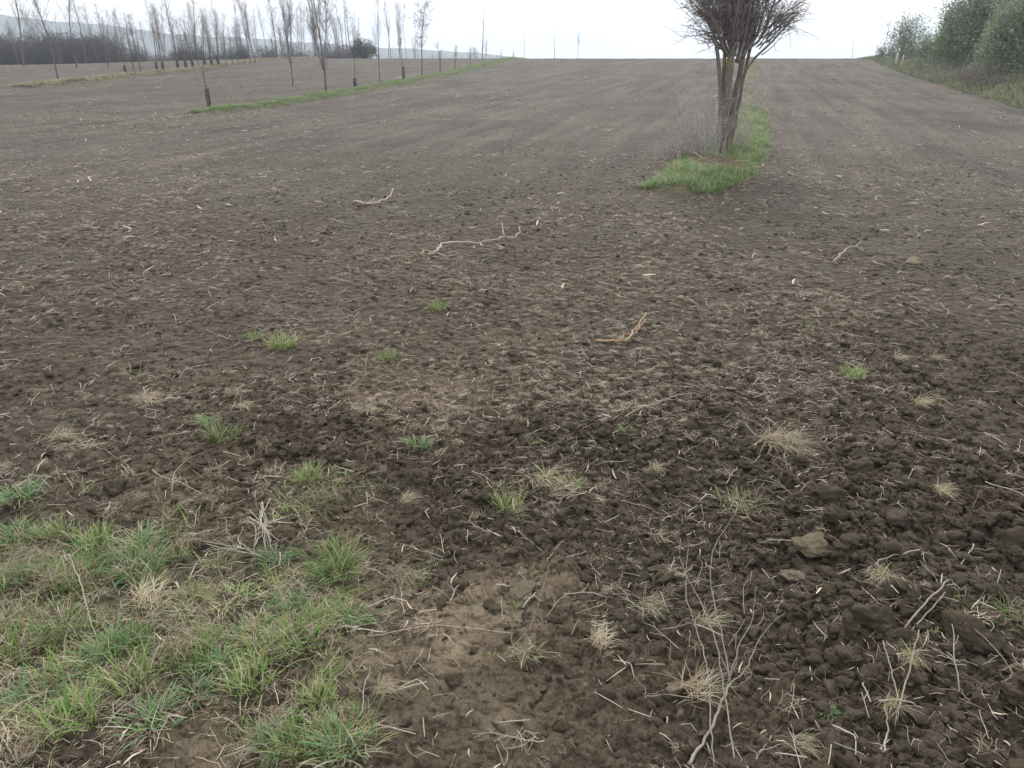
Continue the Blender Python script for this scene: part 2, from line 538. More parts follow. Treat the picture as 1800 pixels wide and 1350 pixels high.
_tc = N(_t, 'ShaderNodeNewGeometry')
_c = mixc(_t, ramp(_t, noise(_t, _tc.outputs['Position'], 0.03, 6), 0.4, 0.6), (0.035, 0.045, 0.05), (0.085, 0.095, 0.085))
_t.links.new(_c, _b.inputs['Base Color'])
_b.inputs['Roughness'].default_value = 1.0

# ------------------------------------------------------------------ ground: one sheet out to the horizon
th = np.concatenate([np.arange(60.0, 1.4, -0.108), ])
rad = CAM_H / np.tan(np.radians(th))
rad = np.concatenate([[0.05, 0.25, 0.45, 0.6, 0.72, 0.82], rad, np.geomspace(rad[-1] * 1.03, 110, 22), np.geomspace(120, 1600, 14)])
az = np.concatenate([np.linspace(-180, -54, 26, endpoint=False), np.linspace(-54, 54, 900, endpoint=False), np.linspace(54, 180, 26, endpoint=False)])
az = np.radians(az)
RR, AA = np.meshgrid(rad, az, indexing='ij')
GX, GY = RR * np.sin(AA), RR * np.cos(AA)
GZ = H(GX.ravel(), GY.ravel())
gx, gy = GX.ravel(), GY.ravel()
nr, na = RR.shape
ii = np.arange(nr - 1)[:, None] * na
jj = np.arange(na)[None]
kk = (jj + 1) % na
quads = np.stack([ii + jj, ii + kk, ii + na + kk, ii + na + jj], -1).reshape(-1, 4)
# what the soil is made of where: tan packed clay, reddish loam, dry fine tilth with glare painted in, turf
wn = 0.5 + 0.9 * fbm(gx * 1.7, gy * 1.7, 111, 4)
z_tan = np.clip(zone(gx, gy, Z_SMOOTH) * np.clip(0.35 + 1.1 * wn, 0, 1.3), 0, 1)
z_red = np.clip(zone(gx, gy, Z_RED) * np.clip(0.2 + 1.0 * wn, 0, 1.2), 0, 1) * 0.8
z_dry = np.clip(sstep(3.0, 18, np.hypot(gx, gy) + 2.2 * fbm(gx * 0.35, gy * 0.35, 131, 3)) + 0.35 * (wn - 0.5), 0, 1)  # pales away from the camera: drier tilth plus painted lens glare
s1, s2, s3 = strips(gx, gy)
bank = sstep(0.1, 1.0, gx - edge_x(gy) + 0.5 * perlin(gx * 0.6, gy * 0.6, 141))
z_grs = np.clip(np.maximum.reduce([sstep(0.05, 0.35, s1), sstep(0.05, 0.35, s2), 0.6 * sstep(0.05, 0.35, s3), bank, 0.45 * zone(gx, gy, Z_GRASS), sstep(100, 130, gy)]), 0, 1)
ground = link('ground', make_mesh('ground', np.stack([gx, gy, GZ], 1), quads, None, np.stack([z_tan, z_red, z_dry, z_grs], 1), True, 'zone'), M_SOIL)
tag(ground, 'dark brown ploughed field rising gently to the skyline', 'field', kind='structure')

# ------------------------------------------------------------------ far hills
hp = [(-900, 10), (-300, 14), (0, 30), (100, 42), (180, 46), (300, 62), (420, 68), (520, 74), (640, 82), (760, 88), (860, 94), (1000, 110), (1800, 130), (2700, 135)]
HD = 620.0
us = np.linspace(-900, 2700, 260)
vs = np.interp(us, [p[0] for p in hp], [p[1] for p in hp]) + 2.2 * perlin(us * 0.02, us * 0, 3) + 1.2 * perlin(us * 0.13, us * 0, 4)
Vh, Qh = [], []
rows = [(-1.0, -300), (0.25, -120), (0.6, 130), (0.85, 200), (1.0, 280), (0.7, 420), (-1.0, 600)]
for f, dd in rows:
    for u, v in zip(us, vs):
        x = (u - 900) / F_PX * (HD + dd) * 0.92
        top = CAM_H + (HORIZON_V - v) / F_PX * (HD + 280) * 0.92
        z = -68 + (top + 68) * f if f > 0 else -78
        Vh.append((x, HD + dd, z))
n_ = len(us)
for a in range(len(rows) - 1):
    for b_ in range(n_ - 1):
        Qh.append((a * n_ + b_, a * n_ + b_ + 1, (a + 1) * n_ + b_ + 1, (a + 1) * n_ + b_))
hill = link('hill', make_mesh('hill', Vh, Qh, None, None, True), M_HILL)
tag(hill, 'long low blue wooded hill beyond the valley', 'hill', kind='structure')

# ------------------------------------------------------------------ scatter helper for the uncountable
def lib(name, meshes, mat):
    col = bpy.data.collections.new(name)
    for i, me in enumerate(meshes):
        o = bpy.data.objects.new("%s_%02d" % (name, i), me)
        if not me.materials:
            me.materials.append(mat)
        col.objects.link(o)
    return col
def scatter(name, pts, rot, scl, idx, col, label, cat, parent=None, dry=None):
    me = bpy.data.meshes.new(name)
    n = len(pts)
    me.vertices.add(n)
    me.vertices.foreach_set('co', np.asarray(pts, np.float32).ravel())
    for nm, ty, dat, key in (('rot', 'FLOAT_VECTOR', rot, 'vector'), ('scl', 'FLOAT_VECTOR', scl, 'vector'), ('idx', 'INT', idx, 'value')):
        a = me.attributes.new(nm, ty, 'POINT')
        a.data.foreach_set(key, np.asarray(dat, np.int32 if ty == 'INT' else np.float32).ravel())
    if dry is not None:
        me.attributes.new('dry', 'FLOAT', 'POINT').data.foreach_set('value', np.asarray(dry, np.float32))
    o = link(name, me, None, parent)
    ng = bpy.data.node_groups.new(name, 'GeometryNodeTree')
    ng.interface.new_socket('Geometry', in_out='INPUT', socket_type='NodeSocketGeometry')
    ng.interface.new_socket('Geometry', in_out='OUTPUT', socket_type='NodeSocketGeometry')
    gi, go = N(ng, 'NodeGroupInput'), N(ng, 'NodeGroupOutput')
    ci = N(ng, 'GeometryNodeCollectionInfo')
    ci.inputs['Collection'].default_value = col
    ci.inputs['Separate Children'].default_value = True
    ci.inputs['Reset Children'].default_value = True
    ip = N(ng, 'GeometryNodeInstanceOnPoints')
    ip.inputs['Pick Instance'].default_value = True
    def na_(nm, ty):
        q = N(ng, 'GeometryNodeInputNamedAttribute', data_type=ty)
        q.inputs['Name'].default_value = nm
        return q.outputs['Attribute']
    lk = ng.links.new
    lk(gi.outputs[0], ip.inputs['Points'])
    lk(ci.outputs[0], ip.inputs['Instance'])
    lk(na_('idx', 'INT'), ip.inputs['Instance Index'])
    lk(na_('rot', 'FLOAT_VECTOR'), ip.inputs['Rotation'])
    lk(na_('scl', 'FLOAT_VECTOR'), ip.inputs['Scale'])
    lk(ip.outputs[0], go.inputs[0])
    md = o.modifiers.new('scatter', 'NODES')
    md.node_group = ng
    tag(o, label, cat if parent is None else None, kind='stuff')
    return o

# landmarks that tell look-alikes apart
LANDMARKS = [(p, g(*q)) for p, q in (
    ('the pale angular clod', (1420, 978)), ('the dead wiry weed', (1265, 1180)), ('the packed clay', (780, 1150)), ('the bleached straw clump', (1370, 805)),
    ('the dense bright green clump', (395, 782)), ('the straw sheaf', (460, 945)), ('the shaggy pale green tuft', (1675, 1120)), ('the forked root', (1100, 600)),
    ('the overturned dark clod', (858, 868)), ('the round clod', (1262, 730)), ('the star-shaped dead tuft', (1400, 1322)), ('the dark blue-green clump', (512, 1078)),
    ('the straw-bleached clump', (560, 905)), ('the wide yellow-green tuft', (1298, 905)), ('the clod topped with grass', (1535, 1118)), ('the dead grass ball', (1640, 638)),
    ('the pale clay slab', (912, 1042)), ('the thick blue-green grass', (60, 1260)), ('the long pale stalk', (150, 1060)), ('the small half-bleached tuft', (925, 1158)),
    ('the long crooked branch', (830, 440)), ('the lone pale stick', (1485, 452)), ('the broad-bladed seedlings', (735, 805)), ('the big lump of earth', (1780, 985)), ('the short green clump', (500, 612)))]
def near(p):
    d, nm = min((math.hypot(p[0] - q[0], p[1] - q[1]), nm) for nm, q in LANDMARKS)
    return ('close beside ' if d < .14 else 'near ' if d < .35 else 'some way from ') + nm
def place_tag(o, text, cat, p):
    lab = text + ' ' + near(p)
    tag(o, lab, cat, lab)

# ------------------------------------------------------------------ clods
import bmesh
def clod_mesh(name, seed, sub, angular=0.5, flat=0.7):
    bm = bmesh.new()
    bmesh.ops.create_icosphere(bm, subdivisions=sub, radius=0.5)
    V = np.array([v.co[:] for v in bm.verts])
    F = [[v.index for v in f.verts] for f in bm.faces]
    bm.free()
    r = np.random.default_rng(seed)
    D = V / np.linalg.norm(V, axis=1, keepdims=True)
    o = r.uniform(0, 50, 3)
    def n3(f, sd, oc=2):
        q = D * f + o
        return (fbm(q[:, 0], q[:, 1], sd, oc) + fbm(q[:, 1] + 7, q[:, 2], sd + 31, oc) + fbm(q[:, 2] - 5, q[:, 0] + 3, sd + 57, oc)) / 1.7
    rad_ = np.full(len(V), 0.60)
    for _ in range(14):               # broken facets
        n = r.normal(size=3); n /= np.linalg.norm(n)
        d = r.uniform(0.30, 0.54)
        c = D @ n
        rad_ = np.minimum(rad_, np.where(c > 0.05, d / np.maximum(c, 0.05), 9))
    rad_ = rad_ * (1 + 0.26 * n3(1.6, seed) + 0.20 * (0.35 - np.abs(n3(3.4, seed + 3))) + 0.10 * n3(7.5, seed + 9))
    if sub > 3:
        rad_ = rad_ * (1 + 0.07 * n3(15, seed + 13))
    V = D * rad_[:, None]
    V *= np.array([r.uniform(0.85, 1.25), r.uniform(0.65, 1.0), flat * r.uniform(0.75, 1.15)])
    return make_mesh(name, V, None, F, None, False)
crumbs = [clod_mesh('crumb', 100 + i, 3) for i in range(14)]
L_CRUMB = lib('crumb', crumbs, M_CRUMB)
def polar(n, r0, r1, power=0.0, half=46):
    u = rng.uniform(0, 1, n)
    r = r0 * (r1 / r0) ** u
    a = np.radians(rng.uniform(-half, half, n))
    return r * np.sin(a), r * np.cos(a), r
x, y, r = polar(230000, 0.95, 48)
rough = zone(x, y, Z_ROUGH)
sm = np.maximum(zone(x, y, Z_SMOOTH), 0.9 * zone(x, y, Z_GRASS))
s1, s2, s3 = strips(x, y)
clump = 0.5 + 0.8 * fbm(x * 1.6, y * 1.6, 201, 3)
keep = rng.uniform(0, 1, len(x)) < np.clip(0.3 + 0.6 * rough + 0.6 * (clump - 0.4) - 0.6 * sm, 0.08, 1)
keep &= (np.maximum(np.maximum(s1, s2), s3) < 0.1) & (x < edge_x(y))
x, y, r, rough = x[keep], y[keep], r[keep], rough[keep]
size = 0.0062 * (1 - rng.uniform(0, 1, len(x))) ** -0.6
size = np.clip(size * (1 + 0.9 * rough) * (1 + 0.09 * np.clip(r - 2, 0, 5)), 0.005, 0.05) * (1 - 0.25 * sstep(8, 14, r))
z = H(x, y) - size * 0.06
dry_glare_amt = np.clip(sstep(3.0, 18, r + 2.2 * fbm(x * 0.35, y * 0.35, 131, 3)) + rng.normal(0, .08, len(x)), 0, 1)  # crumbs pale with distance like the ground, dryness and painted glare together
n = len(x)
scatter('soil_crumbs', np.stack([x, y, z], 1), np.stack([rng.uniform(-.5, .5, n), rng.uniform(-.5, .5, n), rng.uniform(0, 6.28, n)], 1),
        np.stack([size, size * rng.uniform(.7, 1.1, n), size * rng.uniform(.7, 1.1, n)], 1), rng.integers(0, 14, n), L_CRUMB,
        'dark crumbs of broken soil covering the ploughed field', 'soil', dry=dry_glare_amt)

big = [clod_mesh('soil_clod', 300 + i, 4, flat=0.72) for i in range(14)]
bigp = [clod_mesh('soil_clod', 340 + i, 4, flat=0.5) for i in range(5)]
def clod(p, w, me, label, group=None, mat=M_CLOD, sink=0.18, hz=1.0):
    if not me.materials:
        me.materials.append(mat)
    o = link('soil_clod', me)
    s = w
    o.location = (p[0], p[1], h1(p[0], p[1]) + s * (0.30 - sink) * hz)
    o.rotation_euler = (random.uniform(-.3, .3), random.uniform(-.3, .3), random.uniform(0, 6.28))
    o.scale = (s, s, s * hz)
    place_tag(o, label, 'clod', p) if group else tag(o, label, 'clod')
    return o
NAMED_CLODS = [
    (1420, 978, 58, 1, 'pale angular clod with a flat top among the dark clods'),
    (1390, 1020, 40, 1, 'small pale clod just in front of the pale angular clod'),
    (1500, 855, 52, 0, 'dark tall rounded clod behind the pale angular clod'),
    (1462, 936, 48, 0, 'flat dark clod behind the pale angular clod'),
    (1262, 730, 40, 0, 'round brown clod lying alone beside matted dry roots'),
    (1535, 1118, 84, 0, 'big dark clod with dry grass sprouting from its top'),
    (588, 776, 46, 0, 'brown clod on the reddish soil beside a green tuft'),
    (858, 868, 52, 0, 'dark overturned clod beside a yellowish grass patch'),
    (912, 1042, 56, 1, 'pale flat slab of clay at the edge of the packed path'),
    (1063, 1036, 30, 1, 'small pale chip of clay lying on dark crumbs'),
    (1188, 1204, 36, 1, 'yellowish flat stone beside the dead weed'),
    (1196, 1246, 18, 1, 'tiny yellowish stone near the dead weed'),
    (1565, 935, 52, 0, 'broad dark clod beyond the clod with grass on top'),
    (1780, 985, 86, 0, 'large dark lump of earth with dry grass at its side'),
    (1690, 1150, 74, 0, 'large dark clod under the pale green tuft'),
    (208, 857, 40, 0, 'brown clod among sparse weeds'),
]
for u, v, w, pale, lab in NAMED_CLODS:
    p = g(u, v + w * 0.2)
    clod(p, px2m(p, w) * 1.0, random.choice(bigp if pale else big), lab, None, M_CLODP if pale else M_CLOD)
cnt = 0
while cnt < 210:
    u, v = random.uniform(-40, 1840), random.uniform(640, 1380)
    p = g(u, v)
    rz = float(zone(p[0], p[1], Z_ROUGH)); szn = float(zone(p[0], p[1], Z_SMOOTH)); gz = float(zone(p[0], p[1], Z_GRASS))
    if random.random() > 0.12 + 0.9 * rz - 0.7 * max(szn, gz):
        continue
    w = random.choice((0.028, 0.032, 0.036, 0.042, 0.05, 0.062)) * (0.8 + 0.35 * rz)
    if w > 0.05:
        lab = 'large dark rounded clod'; grp = 'large soil clods'
    elif w > 0.036:
        lab = 'fist-sized dark brown clod'; grp = 'fist-sized soil clods'
    else:
        lab = 'small loose brown clod'; grp = 'small soil clods'
    clod(p, w, random.choice(big), lab, grp)
    cnt += 1

# ------------------------------------------------------------------ straw
STRAWS = [(0.56, 0.48, 0.37), (0.48, 0.40, 0.30), (0.40, 0.31, 0.21), (0.64, 0.57, 0.47), (0.30, 0.22, 0.15)]
def unit(v): return v / (np.linalg.norm(v) + 1e-9)
def rr(a, b): return random.uniform(a, b)
def curve_pts(n, length, bend, wob, lift):
    a = 0.0
    da = bend / n
    P = [np.zeros(3)]
    z = 0.0
    for i in range(n):
        a += da + rr(-wob, wob)
        z = max(0.0, z + rr(-lift, lift))
        P.append(P[-1] + np.array([math.cos(a), math.sin(a), 0]) * length / n)
        P[-1][2] = z
    P = np.array(P)
    return P - P.mean(0) * np.array([1, 1, 0])
def straw_mesh(kind, seed):
    random.seed(seed)
    mb = MB()
    c = random.choice(STRAWS)
    if kind == 'stub':
        P = curve_pts(3, rr(.05, .11), rr(-.2, .2), .04, .006)
        mb.tube(P, [0.0015, 0.0016, 0.0015, 0.0012], 5, c)
    elif kind == 'curl':
        P = curve_pts(9, rr(.08, .16), rr(-2.4, 2.4), .25, .008)
        mb.tube(P, np.linspace(0.0012, 0.0006, 10), 4, c)
    elif kind == 'kink':
        P = np.array([[0, 0, 0], [.04, .002, .004], [.045, .008, .012], [.06, .04, .004], [.065, .055, 0]])
        mb.tube(P, [.0015, .0015, .0013, .0013, .0008], 5, c)
    elif kind == 'fork':
        P = curve_pts(8, rr(.1, .18), rr(-1, 1), .2, .006)
        mb.tube(P, np.linspace(0.0017, 0.0007, 9), 4, c)
        for k in (3, 5):
            Q = curve_pts(5, rr(.03, .07), rr(-1, 1), .2, .008)
            a = rr(-1.2, 1.2)
            Rm = np.array([[math.cos(a), -math.sin(a), 0], [math.sin(a), math.cos(a), 0], [0, 0, 1]])
            mb.tube((Q - Q[0]) @ Rm.T + P[k], np.linspace(0.0010, 0.0005, 6), 4, c)
    elif kind == 'mat':
        for k in range(16):
            P = curve_pts(5, rr(.04, .1), rr(-1.4, 1.4), .2, .007)
            a = rr(-.9, .9)
            Rm = np.array([[math.cos(a), -math.sin(a), 0], [math.sin(a), math.cos(a), 0], [0, 0, 1]])
            cc = np.array(random.choice(STRAWS)) * rr(.8, 1.1)
            mb.tube(P @ Rm.T + np.array([rr(-.03, .03), rr(-.03, .03), rr(0, .012)]), rr(.0006, .0012), 3, cc)
    elif kind == 'leaf':
        P = curve_pts(5, rr(.04, .09), rr(-.8, .8), .15, .006)
        mb.ribbon(P, np.array([0.2, 1, 0.25]) / 1.05, np.array([.4, .9, 1, .8, .5, .05]) * rr(.0025, .004), c)
    elif kind == 'husk':
        for k in range(random.choice((1, 2, 2, 4))):
            P = curve_pts(4, rr(.06, .15), rr(-.7, .7), .2, .014)
            a = rr(-2.8, 2.8)
            Rm = np.array([[math.cos(a), -math.sin(a), 0], [math.sin(a), math.cos(a), 0], [0, 0, 1]])
            sd = unit(np.array([rr(-.3, .3), 1, rr(-.5, .5)]))
            mb.ribbon(P @ Rm.T + np.array([rr(-.04, .04), rr(-.04, .04), .004]), sd, np.array([.5, 1, 1, .8, .3]) * rr(.003, .009), np.array(random.choice(STRAWS)) * rr(.7, 1.05))
    return mb.mesh('straw')
kinds = ['stub', 'stub', 'stub', 'curl', 'curl', 'curl', 'kink', 'fork', 'fork', 'mat', 'mat', 'mat', 'leaf', 'leaf'] + ['husk'] * 9
smesh = [straw_mesh(k, 500 + i) for i, k in enumerate(kinds)]
for me in smesh:
    me.materials.append(M_STRAW)
L_STRAW = lib('straw_bit', smesh, M_STRAW)
random.seed(11)
x, y, r = polar(260000, 0.95, 76)
zs = zone(x, y, Z_STRAW)
clump = np.clip(0.5 + 1.3 * fbm(x * 1.1, y * 1.1, 221, 4), 0, 1)
a_ = x * TILL[1] - y * TILL[0]
rows_ = np.clip(0.5 + 1.2 * fbm(a_ * 1.6, (x * TILL[0] + y * TILL[1]) * 0.12, 231, 3), 0, 1)
far = sstep(9, 20, r)
dens = np.clip(0.09 + 0.16 * sstep(2.2, 4, r) + 0.6 * zs + 0.4 * clump * sstep(1.5, 3, r), 0, 1) * (1 - far) + far * np.clip(0.6 * zs + 0.9 * clump * rows_, 0, 1)
dens *= (1 - 0.6 * zone(x, y, Z_SMOOTH)) * (1 - 0.35 * zone(x, y, Z_ROUGH))
dens *= np.where(r < 4, 0.55 + 0.45 * sstep(1.5, 4, r), 1)
pat = np.clip(0.40 + 1.5 * fbm(x * 0.33 + 3, y * 0.22, 241, 3) + 1.0 * fbm(x * 1.4, y * 1.2, 251, 3), 0, 1)
dens *= (0.07 + 1.0 * np.maximum(pat ** 1.5, 0.85 * zs)) * (1 - 0.25 * sstep(3.2, 5, r) * sstep(16, 9, r))
s1, s2, s3 = strips(x, y)
keep = (rng.uniform(0, 1, len(x)) < dens * 0.7) & (np.maximum(np.maximum(s1, s2), s3) < 0.15) & (x < edge_x(y))
x, y, r = x[keep], y[keep], r[keep]
n = len(x)
idx = rng.integers(0, 14, n)
idx = np.where((idx >= 9) & (idx < 12) & (rng.uniform(0, 1, n) < .6), rng.integers(0, 9, n), idx)
idx = np.where((idx < 9) & (rng.uniform(0, 1, n) < 0.10 * sstep(3, 7, r)), rng.integers(9, 12, n), idx)
zk = zone(x, y, Z_STRAW)
idx = np.where((idx < 9) & (zk > .55) & (rng.uniform(0, 1, n) < .4), rng.integers(9, 12, n), idx)
idx = np.where(rng.uniform(0, 1, n) < 0.36 * sstep(4, 14, r), rng.integers(14, 23, n), idx)
s = rng.uniform(0.3, 0.95, n) ** 1.3 * (0.85 + 0.3 * sstep(3, 10, r)) * (1 + 0.9 * sstep(12, 36, r))
s = np.where((idx >= 9) & (idx < 12), s * rng.uniform(.45, 1.0, n), s)
print('straw', n)
scatter('straw_litter', np.stack([x, y, H(x, y) + 0.004 + 0.004 * s], 1), np.stack([rng.normal(0, .16, n), rng.normal(0, .16, n), rng.uniform(0, 6.28, n)], 1),
        np.stack([s, s, s], 1), idx, L_STRAW, 'pale bits of straw and dead roots strewn over the soil', 'straw')

# the straws one can pick out singly
STRAW_LABEL = {'stub': 'short straight pale straw stalk', 'curl': 'thin curled dead grass stem', 'kink': 'sharply snapped pale straw stalk',
               'fork': 'branched pale dead root', 'leaf': 'flat dry leaf blade', 'mat': 'small matted knot of dead fibres'}
cnt = 0
while cnt < 260:
    u, v = rr(-30, 1830), rr(700, 1370)
    p = g(u, v)
    if random.random() > 0.35 + 0.6 * float(zone(p[0], p[1], Z_STRAW)):
        continue
    i = random.randrange(14)
    o = link('straw_stalk' if kinds[i] in ('stub', 'kink') else 'dead_root' if kinds[i] == 'fork' else 'curled_straw' if kinds[i] == 'curl' else 'dry_leaf' if kinds[i] == 'leaf' else 'dead_fibre_knot', smesh[i])
    s = rr(0.6, 1.15)
    o.location = (p[0], p[1], h1(p[0], p[1]) + 0.012)
    tilt = .5 if random.random() < .25 else .18
    o.rotation_euler = (rr(-tilt, tilt), rr(-tilt, tilt), rr(0, 6.28))
    o.scale = (s, s, s)
    place_tag(o, STRAW_LABEL[kinds[i]], 'straw', p)
    cnt += 1

# ------------------------------------------------------------------ grass tufts
GREENS = [(0.18, 0.31, 0.075), (0.25, 0.37, 0.11), (0.14, 0.26, 0.065), (0.33, 0.40, 0.15)]
BLUEGREEN = [(0.14, 0.27, 0.11), (0.20, 0.33, 0.16), (0.14, 0.28, 0.085)]
DRYS = [(0.52, 0.45, 0.32), (0.60, 0.53, 0.40), (0.44, 0.35, 0.23), (0.36, 0.28, 0.18)]
def tuft_mesh(seed, n, radius, length, lean, width, dry=0.25, greens=GREENS, flop=0.5, squash=(1, 1), comb=None):
    random.seed(seed)
    mb = MB()
    for i in range(n):
        a = rr(0, 6.283)
        q = radius * math.sqrt(random.random())
        b = np.array([q * math.cos(a) * squash[0], q * math.sin(a) * squash[1], -0.008])
        a2 = a + rr(-.9, .9) if random.random() < .5 else rr(0, 6.283)
        if comb is not None:
            a2 = comb + random.gauss(0, .55) if random.random() < .75 else rr(0, 6.283)
        isdry = random.random() < dry
        ln = length * rr(.45, 1.1)
        tilt = lean * rr(.2, 1.3) * (1.25 if isdry else 1)
        sag = flop * rr(.3, 1.5)
        m = 5
        P = [b]
        for k in range(m):
            ang = min(tilt + sag * k / m * 1.6, 1.75)
            P.append(P[-1] + ln / m * np.array([math.sin(ang) * math.cos(a2), math.sin(ang) * math.sin(a2), math.cos(ang)]))
        P = np.array(P)
        P[:, 2] = np.maximum(P[:, 2], 0.002 + 0.0 * P[:, 2]) if isdry else P[:, 2]
        side = np.array([-math.sin(a2 + rr(-.6, .6)), math.cos(a2), rr(-.3, .3)])
        side /= np.linalg.norm(side)
        w = width * rr(.6, 1.2) * (0.6 if isdry else 1) * np.array([.8, 1, .95, .8, .5, .05])
        c = np.array(random.choice(DRYS if isdry else greens)) * rr(.8, 1.15)
        tipc = c * 1.1 if not isdry else c
        if not isdry and random.random() < .3:
            tipc = np.array(random.choice(DRYS))
        mb.ribbon(P, side, w, c * (.85 if not isdry else 1), tipc)
    return mb.mesh('grass_tuft')
def tuft(p, me, s, label, group=None, name='grass_tuft', cat='grass tuft', rz=None, mat=M_GRASS, dz=0.0):
    if not me.materials:
        me.materials.append(mat)
    o = link(name, me)
    o.location = (p[0], p[1], h1(p[0], p[1]) + 0.002 + dz + 0.016 * float(zone(p[0], p[1], Z_ROUGH)) + (0.014 if me in T_DRY or me in T_BIG else 0))
    o.rotation_euler = (rr(-.1, .1), rr(-.1, .1), (rr(0, 6.28) if me not in T_DRY and me not in T_BIG else rr(-.8, .8) if me in T_DRY else 0.0) if rz is None else rz)
    o.scale = (s, s, s * rr(.65, 1.0))
    place_tag(o, label, cat, p) if group else tag(o, label, cat)
    return o
T_GREEN = [tuft_mesh(600 + i, 130, 0.068, 0.115, .45, .0023, .22) for i in range(6)]
T_BLUE = [tuft_mesh(620 + i, 95, 0.065, 0.14, .6, .0025, .12, BLUEGREEN, .8) for i in range(4)]
T_MIX = [tuft_mesh(640 + i, 130, 0.075, 0.11, .75, .0018, .6, GREENS, .8) for i in range(5)]
T_DRY = [tuft_mesh(660 + i, 95, 0.06, 0.17, .75, .0021, .95, GREENS, 1.15, comb=-1.4 + .45 * i) for i in range(6)]
T_BIG = [tuft_mesh(690, 190, 0.085, 0.21, .7, .0024, 1.0, GREENS, 1.25, comb=-.9)]
T_SEED = [tuft_mesh(680 + i, 9, 0.015, 0.06, .5, .002, .1) for i in range(5)]
T_SPARSE = [tuft_mesh(700 + i, 22, 0.06, 0.075, .8, .0016, .5) for i in range(4)]

NAMED_TUFTS = [   # u, v(base), width px, kind, label
    (395, 782, 78, 'G', 'dense upright bright green grass clump standing alone on brown soil'),
    (370, 757, 55, 'B', 'blue-green grass blades leaning behind the dense bright green clump'),
    (560, 905, 105, 'M', 'big clump of green grass bleached with pale straw'),
    (545, 862, 70, 'G', 'low green grass behind the straw-bleached clump'),
    (512, 1078, 100, 'B', 'dark blue-green broad-bladed grass clump'),
    (590, 1000, 120, 'G', 'spreading green grass between straw bundle and dry tuft'),
    (700, 1008, 95, 'D', 'straw-coloured dry grass tuft with a green tip beside packed clay'),
    (738, 1025, 48, 'G', 'little yellow-green tuft touching the dry tuft'),
    (925, 1158, 78, 'M', 'small pale tuft half green half bleached alone by the packed clay'),
    (1298, 905, 110, 'M', 'wide yellow-green tuft half dead on dark crumbly soil'),
    (1372, 800, 118, 'W', 'large combed-over clump of bleached straw on dark crumbs'),
    (1345, 790, 70, 'D', 'smaller tuft of dead grass behind the bleached straw clump'),
    (1675, 1120, 125, 'M', 'shaggy pale green tuft hanging over a large clod'),
    (1635, 925, 60, 'D', 'yellowish dead tuft with a trailing root'),
    (1530, 1092, 80, 'D', 'thin dry grass sprouting on top of the big dark clod'),
    (1770, 1135, 90, 'M', 'yellowish grass beside the shaggy pale green tuft'),
    (1400, 1322, 75, 'D', 'star-shaped dead tuft on bare brown soil'),
    (1135, 1082, 80, 'D', 'dry brown tuft beside the dead weed'),
    (1182, 1005, 60, 'D', 'pale wispy tuft above the dead weed'),
    (650, 752, 50, 'D', 'small straw tuft on reddish soil'),
    (420, 698, 60, 'D', 'pale dead tuft on reddish brown soil'),
    (500, 612, 75, 'G', 'short green grass clump between two paler ones on bare soil'),
    (447, 606, 42, 'G', 'narrow green tuft beside a short green clump'),
    (612, 600, 45, 'S', 'sparse green tuft on fine brown soil'),
    (683, 640, 45, 'G', 'fresh light green tuft on reddish soil'),
    (770, 550, 40, 'G', 'small green tuft alone amid straw litter'),
    (232, 662, 70, 'S', 'sparse green weeds on loose dark soil'),
    (735, 805, 65, 'B', 'broad-bladed green seedlings on crumbly soil'),
    (895, 900, 70, 'G', 'yellow-green patch in front of an overturned dark clod'),
    (715, 895, 55, 'D', 'pale dry tuft in line with the straw-bleached clump'),
    (950, 860, 100, 'D', 'flattened pale dead grass spread on dark clods'),
    (1000, 870, 70, 'M', 'flattened dead grass with a few green blades'),
    (1495, 672, 55, 'G', 'little green tuft on dark tilled soil'),
    (1425, 590, 50, 'S', 'sparse green tuft on fine dark soil'),
    (1640, 638, 45, 'D', 'rounded dead grass ball on dark tilled soil'),
    (1575, 640, 42, 'D', 'small dead tuft beside a dead grass ball'),
    (1615, 722, 55, 'D', 'dead tuft combed flat on dark tilled soil'),
    (1455, 1265, 45, 'B', 'few blue-green blades on bare brown soil'),
    (1560, 1270, 80, 'D', 'tangle of pale dead stems in front of the big clod'),
    (1580, 1200, 80, 'D', 'dry reddish mat of grass at the foot of the shaggy tuft'),
    (1150, 835, 50, 'D', 'fan of pale dead blades lying flat'),
    (60, 1260, 140, 'B', 'thick blue-green grass in the turf patch'),
    (630, 1255, 50, 'G', 'isolated green tuft at the edge of the packed clay'),
    (1090, 790, 26, 'E', 'two-bladed yellow-green seedling on dark clods'),
    (935, 800, 26, 'E', 'upright yellow-green seedling on dark crumbs'),
    (155, 865, 36, 'E', 'yellow-green broad seedling on damp soil'),
    (1120, 418, 34, 'S', 'faint green weeds in straw litter beyond the forked root'),
    (1070, 400, 30, 'S', 'sparse weeds where straw litter is thick'),
    (1230, 415, 30, 'S', 'sparse green weeds before the grass headland'),
    (1780, 340, 70, 'S', 'pale green weeds out in the fine tilled field'),
]
TK = {'G': T_GREEN, 'B': T_BLUE, 'M': T_MIX, 'D': T_DRY, 'E': T_SEED, 'S': T_SPARSE, 'W': T_BIG}
TW = {'G': .20, 'B': .25, 'M': .25, 'D': .27, 'E': .07, 'S': .2, 'W': .30}
random.seed(23)
for u, v, w, k, lab in NAMED_TUFTS:
    p = g(u, v)
    dz = 0.035 if 'on top of the big' in lab else 0.0
    tuft(p, random.choice(TK[k]), px2m(p, w) / TW[k], lab, dz=dz)
